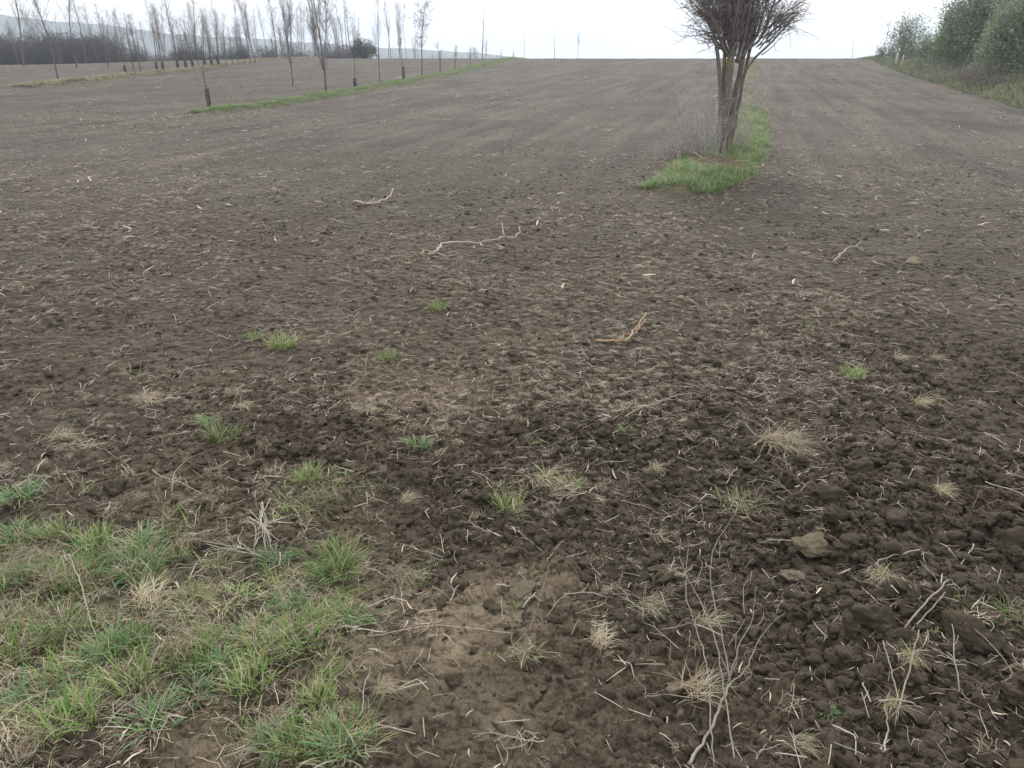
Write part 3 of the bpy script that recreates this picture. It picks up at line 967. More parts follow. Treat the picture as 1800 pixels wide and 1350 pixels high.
# turf patch: tufts placed one by one
TURF = [(30, 965), (95, 960), (160, 985), (40, 1030), (110, 1050), (180, 1040), (240, 1010), (300, 1020), (250, 1075), (320, 1070), (380, 1010), (395, 1060),
        (30, 1110), (100, 1130), (180, 1110), (230, 1150), (300, 1140), (360, 1130), (400, 1170), (440, 1120), (470, 1010), (540, 1000), (610, 1030), (480, 1160),
        (30, 1190), (110, 1210), (190, 1190), (250, 1210), (330, 1190), (20, 1300), (110, 1310), (150, 1260), (540, 1150), (560, 1110), (600, 1080), (530, 1310),
        (585, 1320), (480, 1290), (340, 1250), (620, 1300), (230, 960), (330, 980), (270, 1290), (75, 1340), (420, 1210), (15, 880), (550, 1230)]
for (u, v) in TURF:
    for rep in range(random.choice((1, 1, 2, 2))):
        p = g(u + rr(-24, 24), v + rr(-20, 20))
        k = random.choice('GGMMBGBMDGM')
        lab = {'G': 'upright green turf tuft', 'B': 'broad-bladed blue-green turf tuft', 'D': 'bleached dry turf tuft', 'M': 'turf tuft mixed with bleached blades'}[k]
        tuft(p, random.choice(TK[k]), rr(.42, .98), lab, {'G': 'green turf tufts', 'B': 'blue-green turf tufts', 'M': 'mixed turf tufts', 'D': 'dry turf tufts'}[k])
# stray seedlings and weeds across the soil
for i in range(120):
    u, v = rr(0, 1800), 430 + 800 * random.random() ** 0.8
    if u > 1150 and random.random() < .6:
        continue
    p = g(u, v)
    k = random.choice('SSSEED')
    lab = {'S': 'thin sparse weedy tuft on bare soil', 'E': 'tiny green seedling on bare soil', 'D': 'little withered tuft on bare soil'}[k]
    tuft(p, random.choice(TK[k]), rr(.35, .75), lab, {'S': 'sparse weeds', 'E': 'tiny seedlings', 'D': 'withered tufts'}[k])
# short sward filling the turf patch
L_SWARD = lib('sward', [tuft_mesh(720 + i, 26, 0.07, 0.065, .8, .0017, .32, GREENS, .9) for i in range(5)] + [tuft_mesh(730 + i, 22, 0.06, 0.09, 1.2, .0011, 1.0, GREENS, 1.0) for i in range(4)], M_GRASS)
x, y, r = polar(26000, 0.95, 5.0, half=48)
keep = rng.uniform(0, 1, len(x)) < np.clip(zone(x, y, Z_GRASS) * (0.2 + 1.0 * np.clip(0.5 + fbm(x * 4, y * 4, 301, 3), 0, 1)) - 0.12, 0, 1) * 0.5
x, y = x[keep], y[keep]
n = len(x)
s = rng.uniform(.5, 1.1, n)
scatter('turf_grass', np.stack([x, y, H(x, y)], 1), np.stack([rng.normal(0, .12, n), rng.normal(0, .12, n), rng.uniform(0, 6.28, n)], 1),
        np.stack([s, s, s], 1), rng.integers(0, 9, n), L_SWARD, 'short patchy green grass mixed with dead straw', 'grass')
# grass of the strips, the bank and beyond
L_STRIPG = lib('strip_grass', [tuft_mesh(740 + i, 44, 0.14, 0.085 + .015 * i, .6, .0032, .15 + .2 * (i == 3) + .5 * (i == 2), [(0.17, 0.34, 0.11), (0.23, 0.41, 0.15), (0.14, 0.27, 0.09)], .7) for i in range(4)], M_GRASS)
L_BANKG = lib('bank_grass', [tuft_mesh(750 + i, 44, 0.25, 0.28, .5, .011, .25, [(0.09, 0.15, 0.07), (0.12, 0.19, 0.09)], .6) for i in range(4)], M_GRASS)
def strip_grass(name, P, W, n, lab, col, smin=.7, smax=1.3, lim=0.05, ymax=95, thin=None):
    seg = np.hypot(*(P[1:] - P[:-1]).T)
    wt = seg / (np.hypot((P[1:, 0] + P[:-1, 0]) / 2, (P[1:, 1] + P[:-1, 1]) / 2) ** 1.0)
    k = rng.choice(len(seg), n, p=wt / wt.sum())
    t = rng.uniform(-0.02, 1.02, n)
    w = W[k] + (W[k + 1] - W[k]) * t
    off = rng.uniform(-1.1, 1.1, n) * w
    d = (P[k + 1] - P[k]) / seg[k][:, None]
    x = P[k, 0] + (P[k + 1, 0] - P[k, 0]) * t - d[:, 1] * off
    y = P[k, 1] + (P[k + 1, 1] - P[k, 1]) * t + d[:, 0] * off
    ok = strip_w(x, y, P, W) + 0.25 * perlin(x * 1.3, y * 1.3, 91) + rng.normal(0, .16, n) > lim
    if thin is not None:
        ok &= thin(x, y)
    x, y = x[ok], y[ok]
    n = len(x)
    s = rng.uniform(smin, smax, n)
    return scatter(name, np.stack([x, y, H(x, y) - .01], 1), np.stack([rng.normal(0, .1, n), rng.normal(0, .1, n), rng.uniform(0, 6.28, n)], 1),
                   np.stack([s, s, s], 1), rng.integers(0, 4, n), col, lab, 'grass')
TREE_P = g(1268, 283)
MOUND_P = g(1258, 297)
strip_grass('strip_grass', STRIP1, STRIP1_W, 8000, 'bright green grass growing round the lone pollard tree', L_STRIPG,
            thin=lambda x, y: (np.hypot((x - MOUND_P[0]) / 0.42, (y - MOUND_P[1]) / 0.42) > 1) & (y < 24) & (perlin(x * 3.1, y * 3.1, 97) > -.42))
strip_grass('strip_grass', STRIP2, STRIP2_W, 6000, 'narrow green grass strip under the row of saplings', L_STRIPG, .5, .95)
L_STRIPD = lib('strip_dry', [tuft_mesh(760 + i, 40, 0.2, 0.2, .6, .007, .72, [(0.10, 0.15, 0.07)], .7) for i in range(4)], M_GRASS)
strip_grass('strip_grass', STRIP3, STRIP3_W, 2200, 'faded grass strip under the row of tube-guarded trees', L_STRIPD, .6, 1.0)
strip_grass('strip_grass', STRIP1[3:], STRIP1_W[3:], 2600, 'dead grey-brown grass running up the strip behind the pollard', L_STRIPD, .35, .75, thin=lambda x, y: y > 18)
n = 14000
y = 8 * (110 / 8) ** rng.uniform(0, 1, n)
x = edge_x(y) + 0.15 + 14 * rng.uniform(0, 1, n) ** 1.6 + 0.35 * perlin(y * 0.8, y * 0, 77)
s = rng.uniform(.4, 1.1, n) * np.clip((x - edge_x(y)) * .5 + .4, .4, 1)
scatter('bank_grass', np.stack([x, y, H(x, y) - .01], 1), np.stack([rng.normal(0, .1, n), rng.normal(0, .1, n), rng.uniform(0, 6.28, n)], 1),
        np.stack([s, s, s], 1), rng.integers(0, 4, n), L_BANKG, 'rough green grass on the bank along the field edge', 'grass')

# ------------------------------------------------------------------ sticks, roots, dead weed
def gp(u, v, h=0.01):
    p = g(u, v)
    return np.array([p[0], p[1], h1(p[0], p[1]) + h])
def smooth_line(P, n=14, wob=0.004):
    P = np.asarray(P, float)
    t = np.linspace(0, len(P) - 1, n)
    Q = np.stack([np.interp(t, np.arange(len(P)), P[:, k]) for k in range(3)], 1)
    Q[1:-1] = Q[1:-1] * .5 + (Q[:-2] + Q[2:]) * .25
    Q[1:-1] += np.random.default_rng(int(abs(P[0, 0]) * 1000) % 977).normal(0, wob, (n - 2, 3)) * np.array([1, 1, .5])
    return Q
def stick(name, lines, label, cat='stick', col=(0.42, 0.34, 0.25), group=None):
    mb = MB()
    for pts, r0, r1 in lines:
        P = smooth_line([gp(*q) for q in pts], 4 * len(pts), 0.5 * r0)
        mb.tube(P, np.linspace(r0, r1, len(P)) * .66 * np.array([rr(.85, 1.15) for _ in P]), 7, np.array(col) * rr(.75, 1.1))
    V = np.vstack(mb.V)
    org = np.array([V[:, 0].mean(), V[:, 1].mean(), V[:, 2].min()])
    mb.V = [v - org for v in mb.V]
    o = link(name, mb.mesh(name), M_WOOD)
    o.location = org
    return tag(o, label, cat, group)
stick('dead_root', [([(1048, 606, .01), (1075, 610, .015), (1100, 609, .02), (1112, 598, .03), (1124, 586, .05), (1134, 572, .07)], .012, .006),
                    ([(1104, 607, .02), (1113, 600, .03), (1128, 588, .05), (1133, 582, .06)], .009, .006),
                    ([(1090, 608, .02), (1099, 600, .04)], .006, .003)], 'forked orange-brown dead root lying on dark soil', 'root', (0.36, 0.25, 0.16))
stick('dead_branch', [([(752, 446, .02), (768, 445, .03), (775, 436, .06), (800, 431, .05), (830, 430, .03), (870, 430, .03), (886, 426, .04), (908, 428, .03), (914, 421, .10)], .016, .008),
                      ([(768, 445, .02), (782, 453, .02), (806, 449, .02)], .012, .006),
                      ([(886, 427, .04), (882, 414, .12)], .009, .005),
                      ([(740, 448, .02), (745, 443, .04), (760, 445, .02)], .010, .006)], 'long crooked bleached branch lying across the field', 'branch', (0.40, 0.34, 0.26))
stick('dead_branch', [([(622, 358, .02), (645, 361, .02), (668, 357, .03), (688, 351, .06), (692, 348, .12)], .018, .009), ([(645, 361, .02), (660, 356, .04)], .012, .006)],
      'short curved branch beyond the long crooked branch', 'branch', (0.38, 0.32, 0.25))
stick('dead_branch', [([(1464, 465, .03), (1474, 459, .04), (1484, 449, .05), (1500, 445, .04), (1510, 438, .06)], .016, .007), ([(1464, 465, .03), (1472, 467, .02)], .01, .006)],
      'pale wavy stick alone on the right-hand tilled soil'.replace('right-hand ', 'dark '), 'branch', (0.42, 0.36, 0.28))
stick('dead_root', [([(1075, 745, .01), (1110, 732, .02), (1150, 728, .03), (1185, 712, .02), (1215, 705, .01)], .005, .002), ([(1080, 738, .01), (1120, 738, .02), (1165, 722, .03), (1200, 718, .01)], .004, .002),
                    ([(1095, 752, .01), (1130, 735, .03), (1190, 745, .01)], .004, .002)], 'matted bundle of pale roots beside a round clod', 'roots', (0.36, 0.29, 0.22))
stick('straw_bundle', [([(420 + rr(0, 75), 890 + rr(0, 45), rr(.005, .02)), (448 + rr(0, 35), 945, rr(.012, .025)), (448 + rr(0, 50), 975 + rr(-12, 12), .01)], .0024, .0018) for k in range(13)],
      'sheaf of parallel straw stalks beside the turf patch', 'straw', (0.38, 0.33, 0.27))
stick('straw_bundle', [([(355 + rr(0, 40), 968 + rr(0, 20), .02), (430, 978 + rr(0, 14), .02), (520 - rr(0, 45), 988 + rr(0, 20), .01)], .0022, .0017) for k in range(6)],
      'long straw stalks lying crosswise in front of the straw sheaf', 'straw', (0.45, 0.40, 0.33))
stick('dry_stalk', [([(128, 1000, .04), (150, 1055, .05), (162, 1100, .03), (176, 1148, .01)], .003, .002)], 'single long pale stalk lying across the turf patch', 'stalk', (0.52, 0.46, 0.37))
stick('dry_stalk', [([(1515, 1037, .01), (1535, 1025, .03), (1570, 1022, .04), (1606, 1012, .04)], .0036, .003)], 'long pale bent stalk beyond the clod with grass on top', 'stalk', (0.52, 0.46, 0.37))
stick('dry_stalk', [([(1577, 1155, .02), (1610, 1130, .05), (1645, 1110, .07)], .004, .003), ([(1590, 1160, .01), (1640, 1122, .05)], .003, .002)], 'two pale stalks leaning against the shaggy tuft', 'stalk', (0.45, 0.40, 0.31))
stick('dry_stalk', [([(445, 862, .01), (475, 862, .02), (510, 858, .02)], .0028, .002)], 'straight pale stalk lying before the straw-bleached clump', 'stalk', (0.50, 0.43, 0.33))
stick('wiry_stalk', [([(268, 828, .01), (290, 853, .01), (318, 870, .02), (360, 888, .01)], .003, .0016), ([(306, 862, .01), (310, 850, .03), (330, 830, .03), (360, 815, .02)], .0026, .001)], 'wiry branching stem on damp brown soil', 'stalk', (0.40, 0.33, 0.25))
stick('wiry_stalk', [([(930, 1120, .01), (942, 1090, .02), (955, 1050, .03), (965, 1018, .04), (990, 1010, .05), (1012, 1022, .04), (1025, 1050, .01)], .0022, .0012)], 'thin arching brown stem over the packed clay', 'stalk', (0.26, 0.21, 0.16))
stick('wiry_stalk', [([(650, 1120, .01), (760, 1115, .02), (830, 1122, .02), (900, 1126, .01)], .0018, .001)], 'thin straight stem lying across the packed clay', 'stalk', (0.40, 0.34, 0.26))
stick('dead_weed', [([(1210, 1345, .0), (1232, 1310, .01), (1262, 1262, .02), (1280, 1235, .05)], .007, .004),
                    ([(1290, 1350, .0), (1283, 1310, .03), (1272, 1255, .05), (1255, 1190, .09), (1228, 1120, .10), (1205, 1085, .11), (1188, 1030, .12)], .0034, .0012),
                    ([(1255, 1350, .0), (1246, 1290, .02), (1244, 1230, .05), (1228, 1170, .07), (1202, 1105, .08), (1200, 1060, .09), (1205, 1010, .11)], .0032, .0012),
                    ([(1280, 1235, .05), (1262, 1170, .09), (1238, 1100, .13), (1240, 1060, .15), (1262, 1020, .18), (1294, 986, .2)], .003, .001),
                    ([(1280, 1235, .05), (1310, 1210, .06), (1322, 1180, .08), (1345, 1155, .1), (1370, 1143, .11)], .0028, .001),
                    ([(1268, 1250, .04), (1290, 1190, .09), (1312, 1160, .12), (1318, 1110, .14)], .0024, .001),
                    ([(1238, 1130, .11), (1265, 1125, .13), (1290, 1122, .13)], .002, .0008),
                    ([(1215, 1090, .1), (1228, 1060, .12), (1222, 1040, .13)], .0018, .0008),
                    ([(1160, 1120, .03), (1200, 1128, .06), (1245, 1130, .09), (1285, 1132, .08)], .0022, .001),
                    ([(1275, 1220, .05), (1262, 1200, .07), (1256, 1195, .08)], .002, .001),
                    ([(1278, 1225, .05), (1290, 1205, .07), (1284, 1180, .1), (1300, 1150, .1)], .002, .001),
                    ([(1310, 1210, .06), (1318, 1215, .05), (1296, 1230, .04)], .002, .001),
                    ([(1300, 1140, .1), (1295, 1110, .13), (1305, 1095, .14)], .0018, .0008)],
      'dead wiry branching weed with grey stems lying on dark soil', 'weed', (0.33, 0.29, 0.24))
stick('dead_weed', [([(1550, 1340, .0), (1555, 1310, .03), (1545, 1285, .05)], .004, .002), ([(1570, 1285, .02), (1582, 1240, .06), (1592, 1200, .1)], .003, .002), ([(1535, 1200, .06), (1560, 1240, .05), (1572, 1262, .03)], .0026, .002),
                    ([(1535, 1272, .03), (1575, 1280, .04), (1612, 1285, .03)], .003, .0015), ([(1508, 1240, .05), (1522, 1270, .03)], .003, .003)], 'broken pale stems scattered upright before the big clod', 'weed', (0.42, 0.36, 0.29))
stick('wiry_stalk', [([(1690, 1165, .04), (1740, 1210, .04), (1765, 1235, .03), (1745, 1260, .02), (1735, 1275, .01)], .002, .0012)], 'thin wiry stem trailing from the shaggy tuft', 'stalk', (0.38, 0.33, 0.26))

# ------------------------------------------------------------------ trees
def shoot(p, d, length, n, up=0.15, wob=0.12):
    P = [np.array(p, float)]
    d = unit(np.array(d, float))
    for i in range(n):
        d = unit(d + np.array([rr(-wob, wob), rr(-wob, wob), rr(-wob, wob) * .6 + up / n]))
        P.append(P[-1] + d * length / n)
    return np.array(P)
def leaf_cards(mb, pts, size, cols, per=1):
    for p in pts:
        for k in range(per):
            a, b = rr(0, 6.28), rr(-1, 1)
            d = np.array([math.cos(a), math.sin(a), b * .7]); d = unit(d)
            s = unit(np.cross(d, np.array([rr(-1, 1), rr(-1, 1), rr(-1, 1)])))
            L_ = size * rr(.6, 1.3)
            q = p + np.array([rr(-1, 1), rr(-1, 1), rr(-1, 1)]) * size * 1.2
            V = np.array([q, q + d * L_ * .5 + s * L_ * .28, q + d * L_, q + d * L_ * .5 - s * L_ * .28])
            mb.add(V, [(0, 1, 2, 3)], None, np.array(random.choice(cols)) * rr(.8, 1.2))
BROWNLEAF = [(0.16, 0.10, 0.07), (0.20, 0.13, 0.09), (0.12, 0.08, 0.06)]
def bare_tree(seed, kind):
    """returns (trunk mesh, crown mesh, leaf mesh or None) for a tree of unit height 1 scaled later: built in metres for a height of 6 m"""
    random.seed(seed)
    tr, cr, lf = MB(), MB(), None
    c = (0.5, 0.5, 0.5)
    Ht = 6.0
    tips = []
    if kind == 'tall':
        P = shoot((0, 0, -.1), (rr(-.06, .06), rr(-.06, .06), 1), Ht, 14, .1, .055)
        R0 = np.linspace(.055, .008, 15)
        tr.tube(P, R0, 7, c)
        for i in range(44):
            t = rr(.34, .98)
            k = t * 14; b = P[int(k)] + (P[min(int(k) + 1, 14)] - P[int(k)]) * (k % 1)
            a = rr(0, 6.28); inc = rr(.3, 1.15)
            ln = rr(.5, 2.3) * (1.1 - t) + .25
            Q = shoot(b, (math.cos(a) * inc, math.sin(a) * inc, 1), ln, 6, .3, .1)
            cr.tube(Q, np.linspace(.012 * (1.15 - t), .004, 7), 4, c)
            for j in range(4):
                q = Q[random.randrange(2, 7)]
                W = shoot(q, (rr(-1, 1), rr(-1, 1), rr(.3, 1.2)), rr(.2, .6), 3, .2, .15)
                cr.tube(W, np.linspace(.007, .003, 4), 3, c); tips.append(W[-1])
    elif kind in ('oak', 'leafy'):
        P = shoot((0, 0, -.1), (0, 0, 1), Ht * .93, 12, .1, .06)
        tr.tube(P, np.linspace(.07, .01, 13), 7, c)
        lf = MB()
        nb = 46 if kind == 'oak' else 26
        for i in range(nb):
            t = rr(.36, .97)
            k = t * 12; b = P[min(int(k), 11)]
            b = b + (P[min(int(k), 11) + 1] - b) * (k - min(int(k), 11))
            a = rr(0, 6.28)
            inc = rr(.6, 1.4) if kind == 'oak' else rr(.35, .9)
            ln = (1.5 * math.sin(math.pi * min(1, (t - .28) / .8)) + .3) * rr(.6, 1.1) * (1 if kind == 'oak' else .65)
            Q = shoot(b, (math.cos(a) * inc, math.sin(a) * inc, .8), ln, 6, .2, .2)
            cr.tube(Q, np.linspace(.02 * (1.2 - t), .005, 7), 4, c)
            for j in range(6):
                q = Q[random.randrange(2, 7)]
                W = shoot(q, (rr(-1, 1), rr(-1, 1), rr(-.2, 1)), rr(.15, .5), 3, .1, .25)
                cr.tube(W, np.linspace(.006, .003, 4), 3, c); tips.append(W[-1]); tips.append(W[2])
        leaf_cards(lf, [t for t in tips if random.random() < (.8 if kind == 'oak' else .5)], .11, BROWNLEAF, 2 if kind == 'oak' else 1)
    elif kind == 'multi':
        for s_ in range(6):
            a = s_ * 1.05 + rr(-.3, .3)
            P = shoot((0.03 * math.cos(a), .03 * math.sin(a), 1.1 if s_ else -.1), (math.cos(a) * rr(.1, .3), math.sin(a) * rr(.1, .3), 1) if s_ else (0, 0, 1), Ht - 1.1 if s_ else Ht, 12, .2, .06)
            (tr if s_ == 0 else cr).tube(P, np.linspace(.055 if s_ == 0 else .022, .005, 13), 6, c)
            for i in range(26):
                k = rr(2, 12); b = P[min(int(k), 11)]
                a2 = rr(0, 6.28)
                Q = shoot(b, (math.cos(a2) * .7, math.sin(a2) * .7, 1), rr(.4, 1.2), 5, .3, .15)
                cr.tube(Q, np.linspace(.008, .003, 6), 3, c)
                for j in range(7):
                    W = shoot(Q[random.randrange(1, 6)], (rr(-1, 1), rr(-1, 1), rr(0, 1.2)), rr(.2, .5), 3, .2, .2)
                    cr.tube(W, np.linspace(.006, .003, 4), 3, c)
    elif kind == 'whip':
        P = shoot((0, 0, -.1), (rr(-.04, .04), 0, 1), Ht, 12, .1, .04)
        tr.tube(P, np.linspace(.05, .012, 13), 6, c)
        for i in range(9):
            k = rr(4, 12); b = P[min(int(k), 11)]
            a = rr(0, 6.28)
            Q = shoot(b, (math.cos(a) * .6, math.sin(a) * .6, 1), rr(.2, .8), 4, .3, .15)
            cr.tube(Q, np.linspace(.014, .006, 5), 3, c)
    elif kind == 'sapling':
        P = shoot((0, 0, -.1), (.02, 0, 1), Ht, 12, .1, .03)
        tr.tube(P, np.linspace(.05, .012, 13), 6, c)
        for a, t, ln in ((0.2, .50, 2.4), (2.9, .52, 1.9), (3.4, .58, 1.7), (-.2, .46, 1.3), (2.7, .44, 1.3), (0.0, .68, 1.2), (3.0, .8, .9), (1.5, .6, 1.2), (4.5, .62, 1.2)):
            b = P[int(t * 12)]
            Q = shoot(b, (math.cos(a), math.sin(a), rr(-.1, .9)), ln * .8, 7, .9, .2)
            cr.tube(Q, np.linspace(.026, .010, 8), 4, c)
            for j in range(2):
                W = shoot(Q[random.randrange(3, 8)], (rr(-1, 1), rr(-1, 1), rr(0, 1)), rr(.3, .8), 3, .2, .2)
                cr.tube(W, np.linspace(.018, .008, 4), 3, c)
    return tr.mesh('trunk'), cr.mesh('crown'), (lf.mesh('leaves') if lf else None)
TREES = {k: [bare_tree(900 + 10 * i + j, k) for j in range(m)] for i, (k, m) in enumerate((('tall', 5), ('leafy', 4), ('oak', 2), ('multi', 2), ('whip', 3), ('sapling', 1)))}
def plant_tree(u, vb, vt, kind, label, group=None, y=None, name=None, thick=1.0):
    p = at_dist(u, y) if y is not None else g(u, vb)
    if p is None:
        p = at_dist(u, 84)
    ht = px2m(p, vb - vt) * 0.95
    tm, cm, lm = random.choice(TREES[kind])
    for me, mat in ((tm, M_BARK), (cm, M_TWIG), (lm, M_LEAF)):
        if me is not None and not me.materials:
            me.materials.append(mat)
    e = bpy.data.objects.new(name or 'bare_tree', None)
    C.objects.link(e)
    e.location = (p[0], p[1], h1(p[0], p[1]))
    e.rotation_euler = (random.gauss(0, .014), random.gauss(0, .014), rr(0, 6.28) if kind != 'sapling' else 0)
    sz = ht / 6.0
    wd = max(sz, .45) * thick * rr(.75, 1.25)
    e.scale = (wd, wd, sz)
    link('trunk', tm, None, e)
    link('crown', cm, None, e)
    if lm is not None:
        link('leaves', lm, None, e)
    tag(e, label, 'tree', group)
    return p
def guard(u, vb, vt, label, group=None, y=None, wpx=5):
    p = at_dist(u, y) if y is not None else g(u, vb)
    if p is None:
        p = at_dist(u, 82)
    hgt = px2m(p, vb - vt)
    rad_ = px2m(p, wpx) / 2
    mb = MB()
    P = np.array([[0, 0, -.1], [0.005, 0, hgt * .3], [-.006, .004, hgt * .7], [0.004, 0, hgt]])
    mb.tube(P, [rad_ * 1.05, rad_, rad_ * .97, rad_ * 1.02], 10)
    e = bpy.data.objects.new('tree_guard', None)
    C.objects.link(e)
    e.location = (p[0], p[1], h1(p[0], p[1]))
    link('tube', mb.mesh('tube'), M_GUARD, e)
    mb = MB()
    mb.tube(np.array([[rad_ * 1.35, 0, -.15], [rad_ * 1.35, 0, hgt * 1.08]]), [rad_ * .3, rad_ * .28], 6)
    link('stake', mb.mesh('stake'), M_BARK, e)
    for zz in (.25, .8):
        mb = MB()
        a = np.linspace(0, 6.283, 13)
        mb.tube(np.stack([rad_ * .25 + np.cos(a) * rad_ * 1.5, np.sin(a) * rad_ * 1.15, np.full(13, hgt * zz)], 1), rad_ * .1, 4)
        link('tie', mb.mesh('tie'), M_TWIG, e)
    tag(e, label, 'tree guard', group)
random.seed(31)
# first sapling row (on the green strip)
plant_tree(368, 196, 103, 'sapling', 'small thin sapling with spreading twigs in a dark guard, first on the green strip', name='sapling')
guard(368, 195, 161, 'dark tree guard round the first small sapling of the green strip', wpx=6)
plant_tree(515, 152, -40, 'multi', 'pale feathery bare tree standing alone on bare soil beside the green strip', name='bare_tree', thick=.55)
plant_tree(572, 164, -60, 'multi', 'large many-stemmed bare tree on the green strip', thick=1.15)
plant_tree(624, 156, 20, 'whip', 'thin bare sapling in a guard, next after the many-stemmed tree', name='sapling')
guard(624, 156, 139, 'grey tree guard next after the many-stemmed tree on the green strip', wpx=5)
plant_tree(668, 149, -20, 'tall', 'slim bare tree with a knotted trunk base between two guards on the green strip', thick=.7)
plant_tree(709, 142, 40, 'whip', 'thin bare sapling in a guard just before the leafy oak', name='sapling')
guard(709, 141, 120, 'dark tree guard just before the round leafy tree', wpx=4)
plant_tree(742, 135, 8, 'oak', 'round-crowned tree still holding brown leaves on the green strip', thick=1.0)
plant_tree(774, 128, 72, 'leafy', 'small leafy sapling next after the round-crowned tree', name='sapling')
plant_tree(800, 123, 78, 'leafy', 'small leafy sapling, second after the round-crowned tree', name='sapling')
plant_tree(827, 116, 84, 'leafy', 'small sapling near the far end of the green strip', name='sapling')
plant_tree(848, 109, 18, 'whip', 'tall slender bare pole-like tree at the far end of the green strip', y=74)
# second row, on the faded strip
row3 = [(42, 117, -60, 'tall', 0), (103, 143, -70, 'tall', 0), (135, 119, -40, 'tall', 0), (148, 110, -20, 'tall', 0), (168, 106, 0, 'tall', 0), (190, 118, 2, 'leafy', 0), (221, 133, 40, 'whip', 1), (236, 130, 16, 'leafy', 0),
        (248, 129, 20, 'leafy', 0), (276, 127, 8, 'tall', 1), (287, 126, 35, 'whip', 1), (313, 124, -20, 'tall', 1), (327, 123, 30, 'leafy', 1), (339, 122, 32, 'leafy', 1), (349, 117, -10, 'tall', 0),
        (360, 119, 20, 'tall', 1), (372, 118, 38, 'whip', 1), (384, 117, 45, 'leafy', 1), (398, 117, 20, 'leafy', 0), (410, 115, 40, 'leafy', 0), (419, 114, 45, 'leafy', 0), (430, 113, 40, 'leafy', 0), (441, 112, 42, 'whip', 0),
        (449, 111, 12, 'tall', 0), (468, 109, 16, 'tall', 0), (478, 109, 60, 'whip', 0), (486, 108, -10, 'tall', 0), (496, 107, 40, 'leafy', 0), (505, 106.5, 10, 'tall', 0)]
for u, vb, vt, k, gd in row3:
    yy = None if vb > 109 else 78
    lab = {'tall': 'tall slim bare tree in the row on the faded grass strip', 'leafy': 'young tree with brown leaves in the row on the faded grass strip', 'whip': 'thin bare whip in the row on the faded grass strip'}[k]
    if u == 103:
        lab = 'tall forked bare tree, first and thickest at the start of the faded strip'
    elif u == 42:
        lab = 'pale tall bare tree standing beyond the start of the faded strip'
    plant_tree(u, vb, vt, k, lab, None if u in (103, 42) else 'trees on the faded strip', y=yy, thick=1.2 if u == 103 else .95)
    if gd:
        guard(u, vb, vb - 15, 'dark tree guard in the row on the faded grass strip', 'guards on the faded strip', y=yy, wpx=4)
# trees beyond the brow
BROW_REF = [(103, 'the thickest forked tree'), (221, 'the first guard of the faded strip'), (313, 'the guarded row'), (368, 'the first small sapling'), (515, 'the pale feathery tree'), (572, 'the many-stemmed tree'),
            (640, 'the rounded dark bush'), (668, 'the slim knotted tree'), (742, 'the round-crowned tree'), (800, 'the small leafy saplings'), (848, 'the pole-like tree')]
for i in range(118):
    u = rr(470, 900) if i < 62 else rr(20, 460)
    yy = rr(86, 124)
    top = rr(-10, 55) if u < 740 else rr(55, 90)
    if u > 660: top += 12
    k = random.choice(('tall', 'tall', 'leafy', 'whip', 'multi'))
    lab = {'tall': 'tall bare tree beyond the brow of the field', 'leafy': 'young tree with dead leaves beyond the brow of the field', 'whip': 'thin bare whip beyond the brow of the field', 'multi': 'many-branched bare tree beyond the brow of the field'}[k]
    ref = min(BROW_REF, key=lambda q: abs(q[0] - u))[1]
    lab = lab.replace('beyond the brow of the field', 'beyond the brow, behind ' + ref)
    plant_tree(u, 108, top, k, lab, 'plantation trees beyond the brow, behind ' + ref, y=yy, thick=.55 if k == 'multi' else .8)
plant_tree(922, 106, 60, 'whip', 'lone thin pole-like tree on the skyline', y=80, name='sapling')
plant_tree(902, 106, 80, 'whip', 'short whip beside the lone pole-like tree on the skyline', y=82, name='sapling')
plant_tree(975, 107, 55, 'whip', 'faint thin whip on the skyline between pole and leafy sapling', y=82, name='sapling')
plant_tree(1016, 107, 56, 'leafy', 'thin leafy sapling alone on the skyline', y=82, name='sapling', thick=.7)
plant_tree(1500, 101, 68, 'whip', 'bare crooked sapling on the skyline beside the grassy bank', y=82, name='sapling')

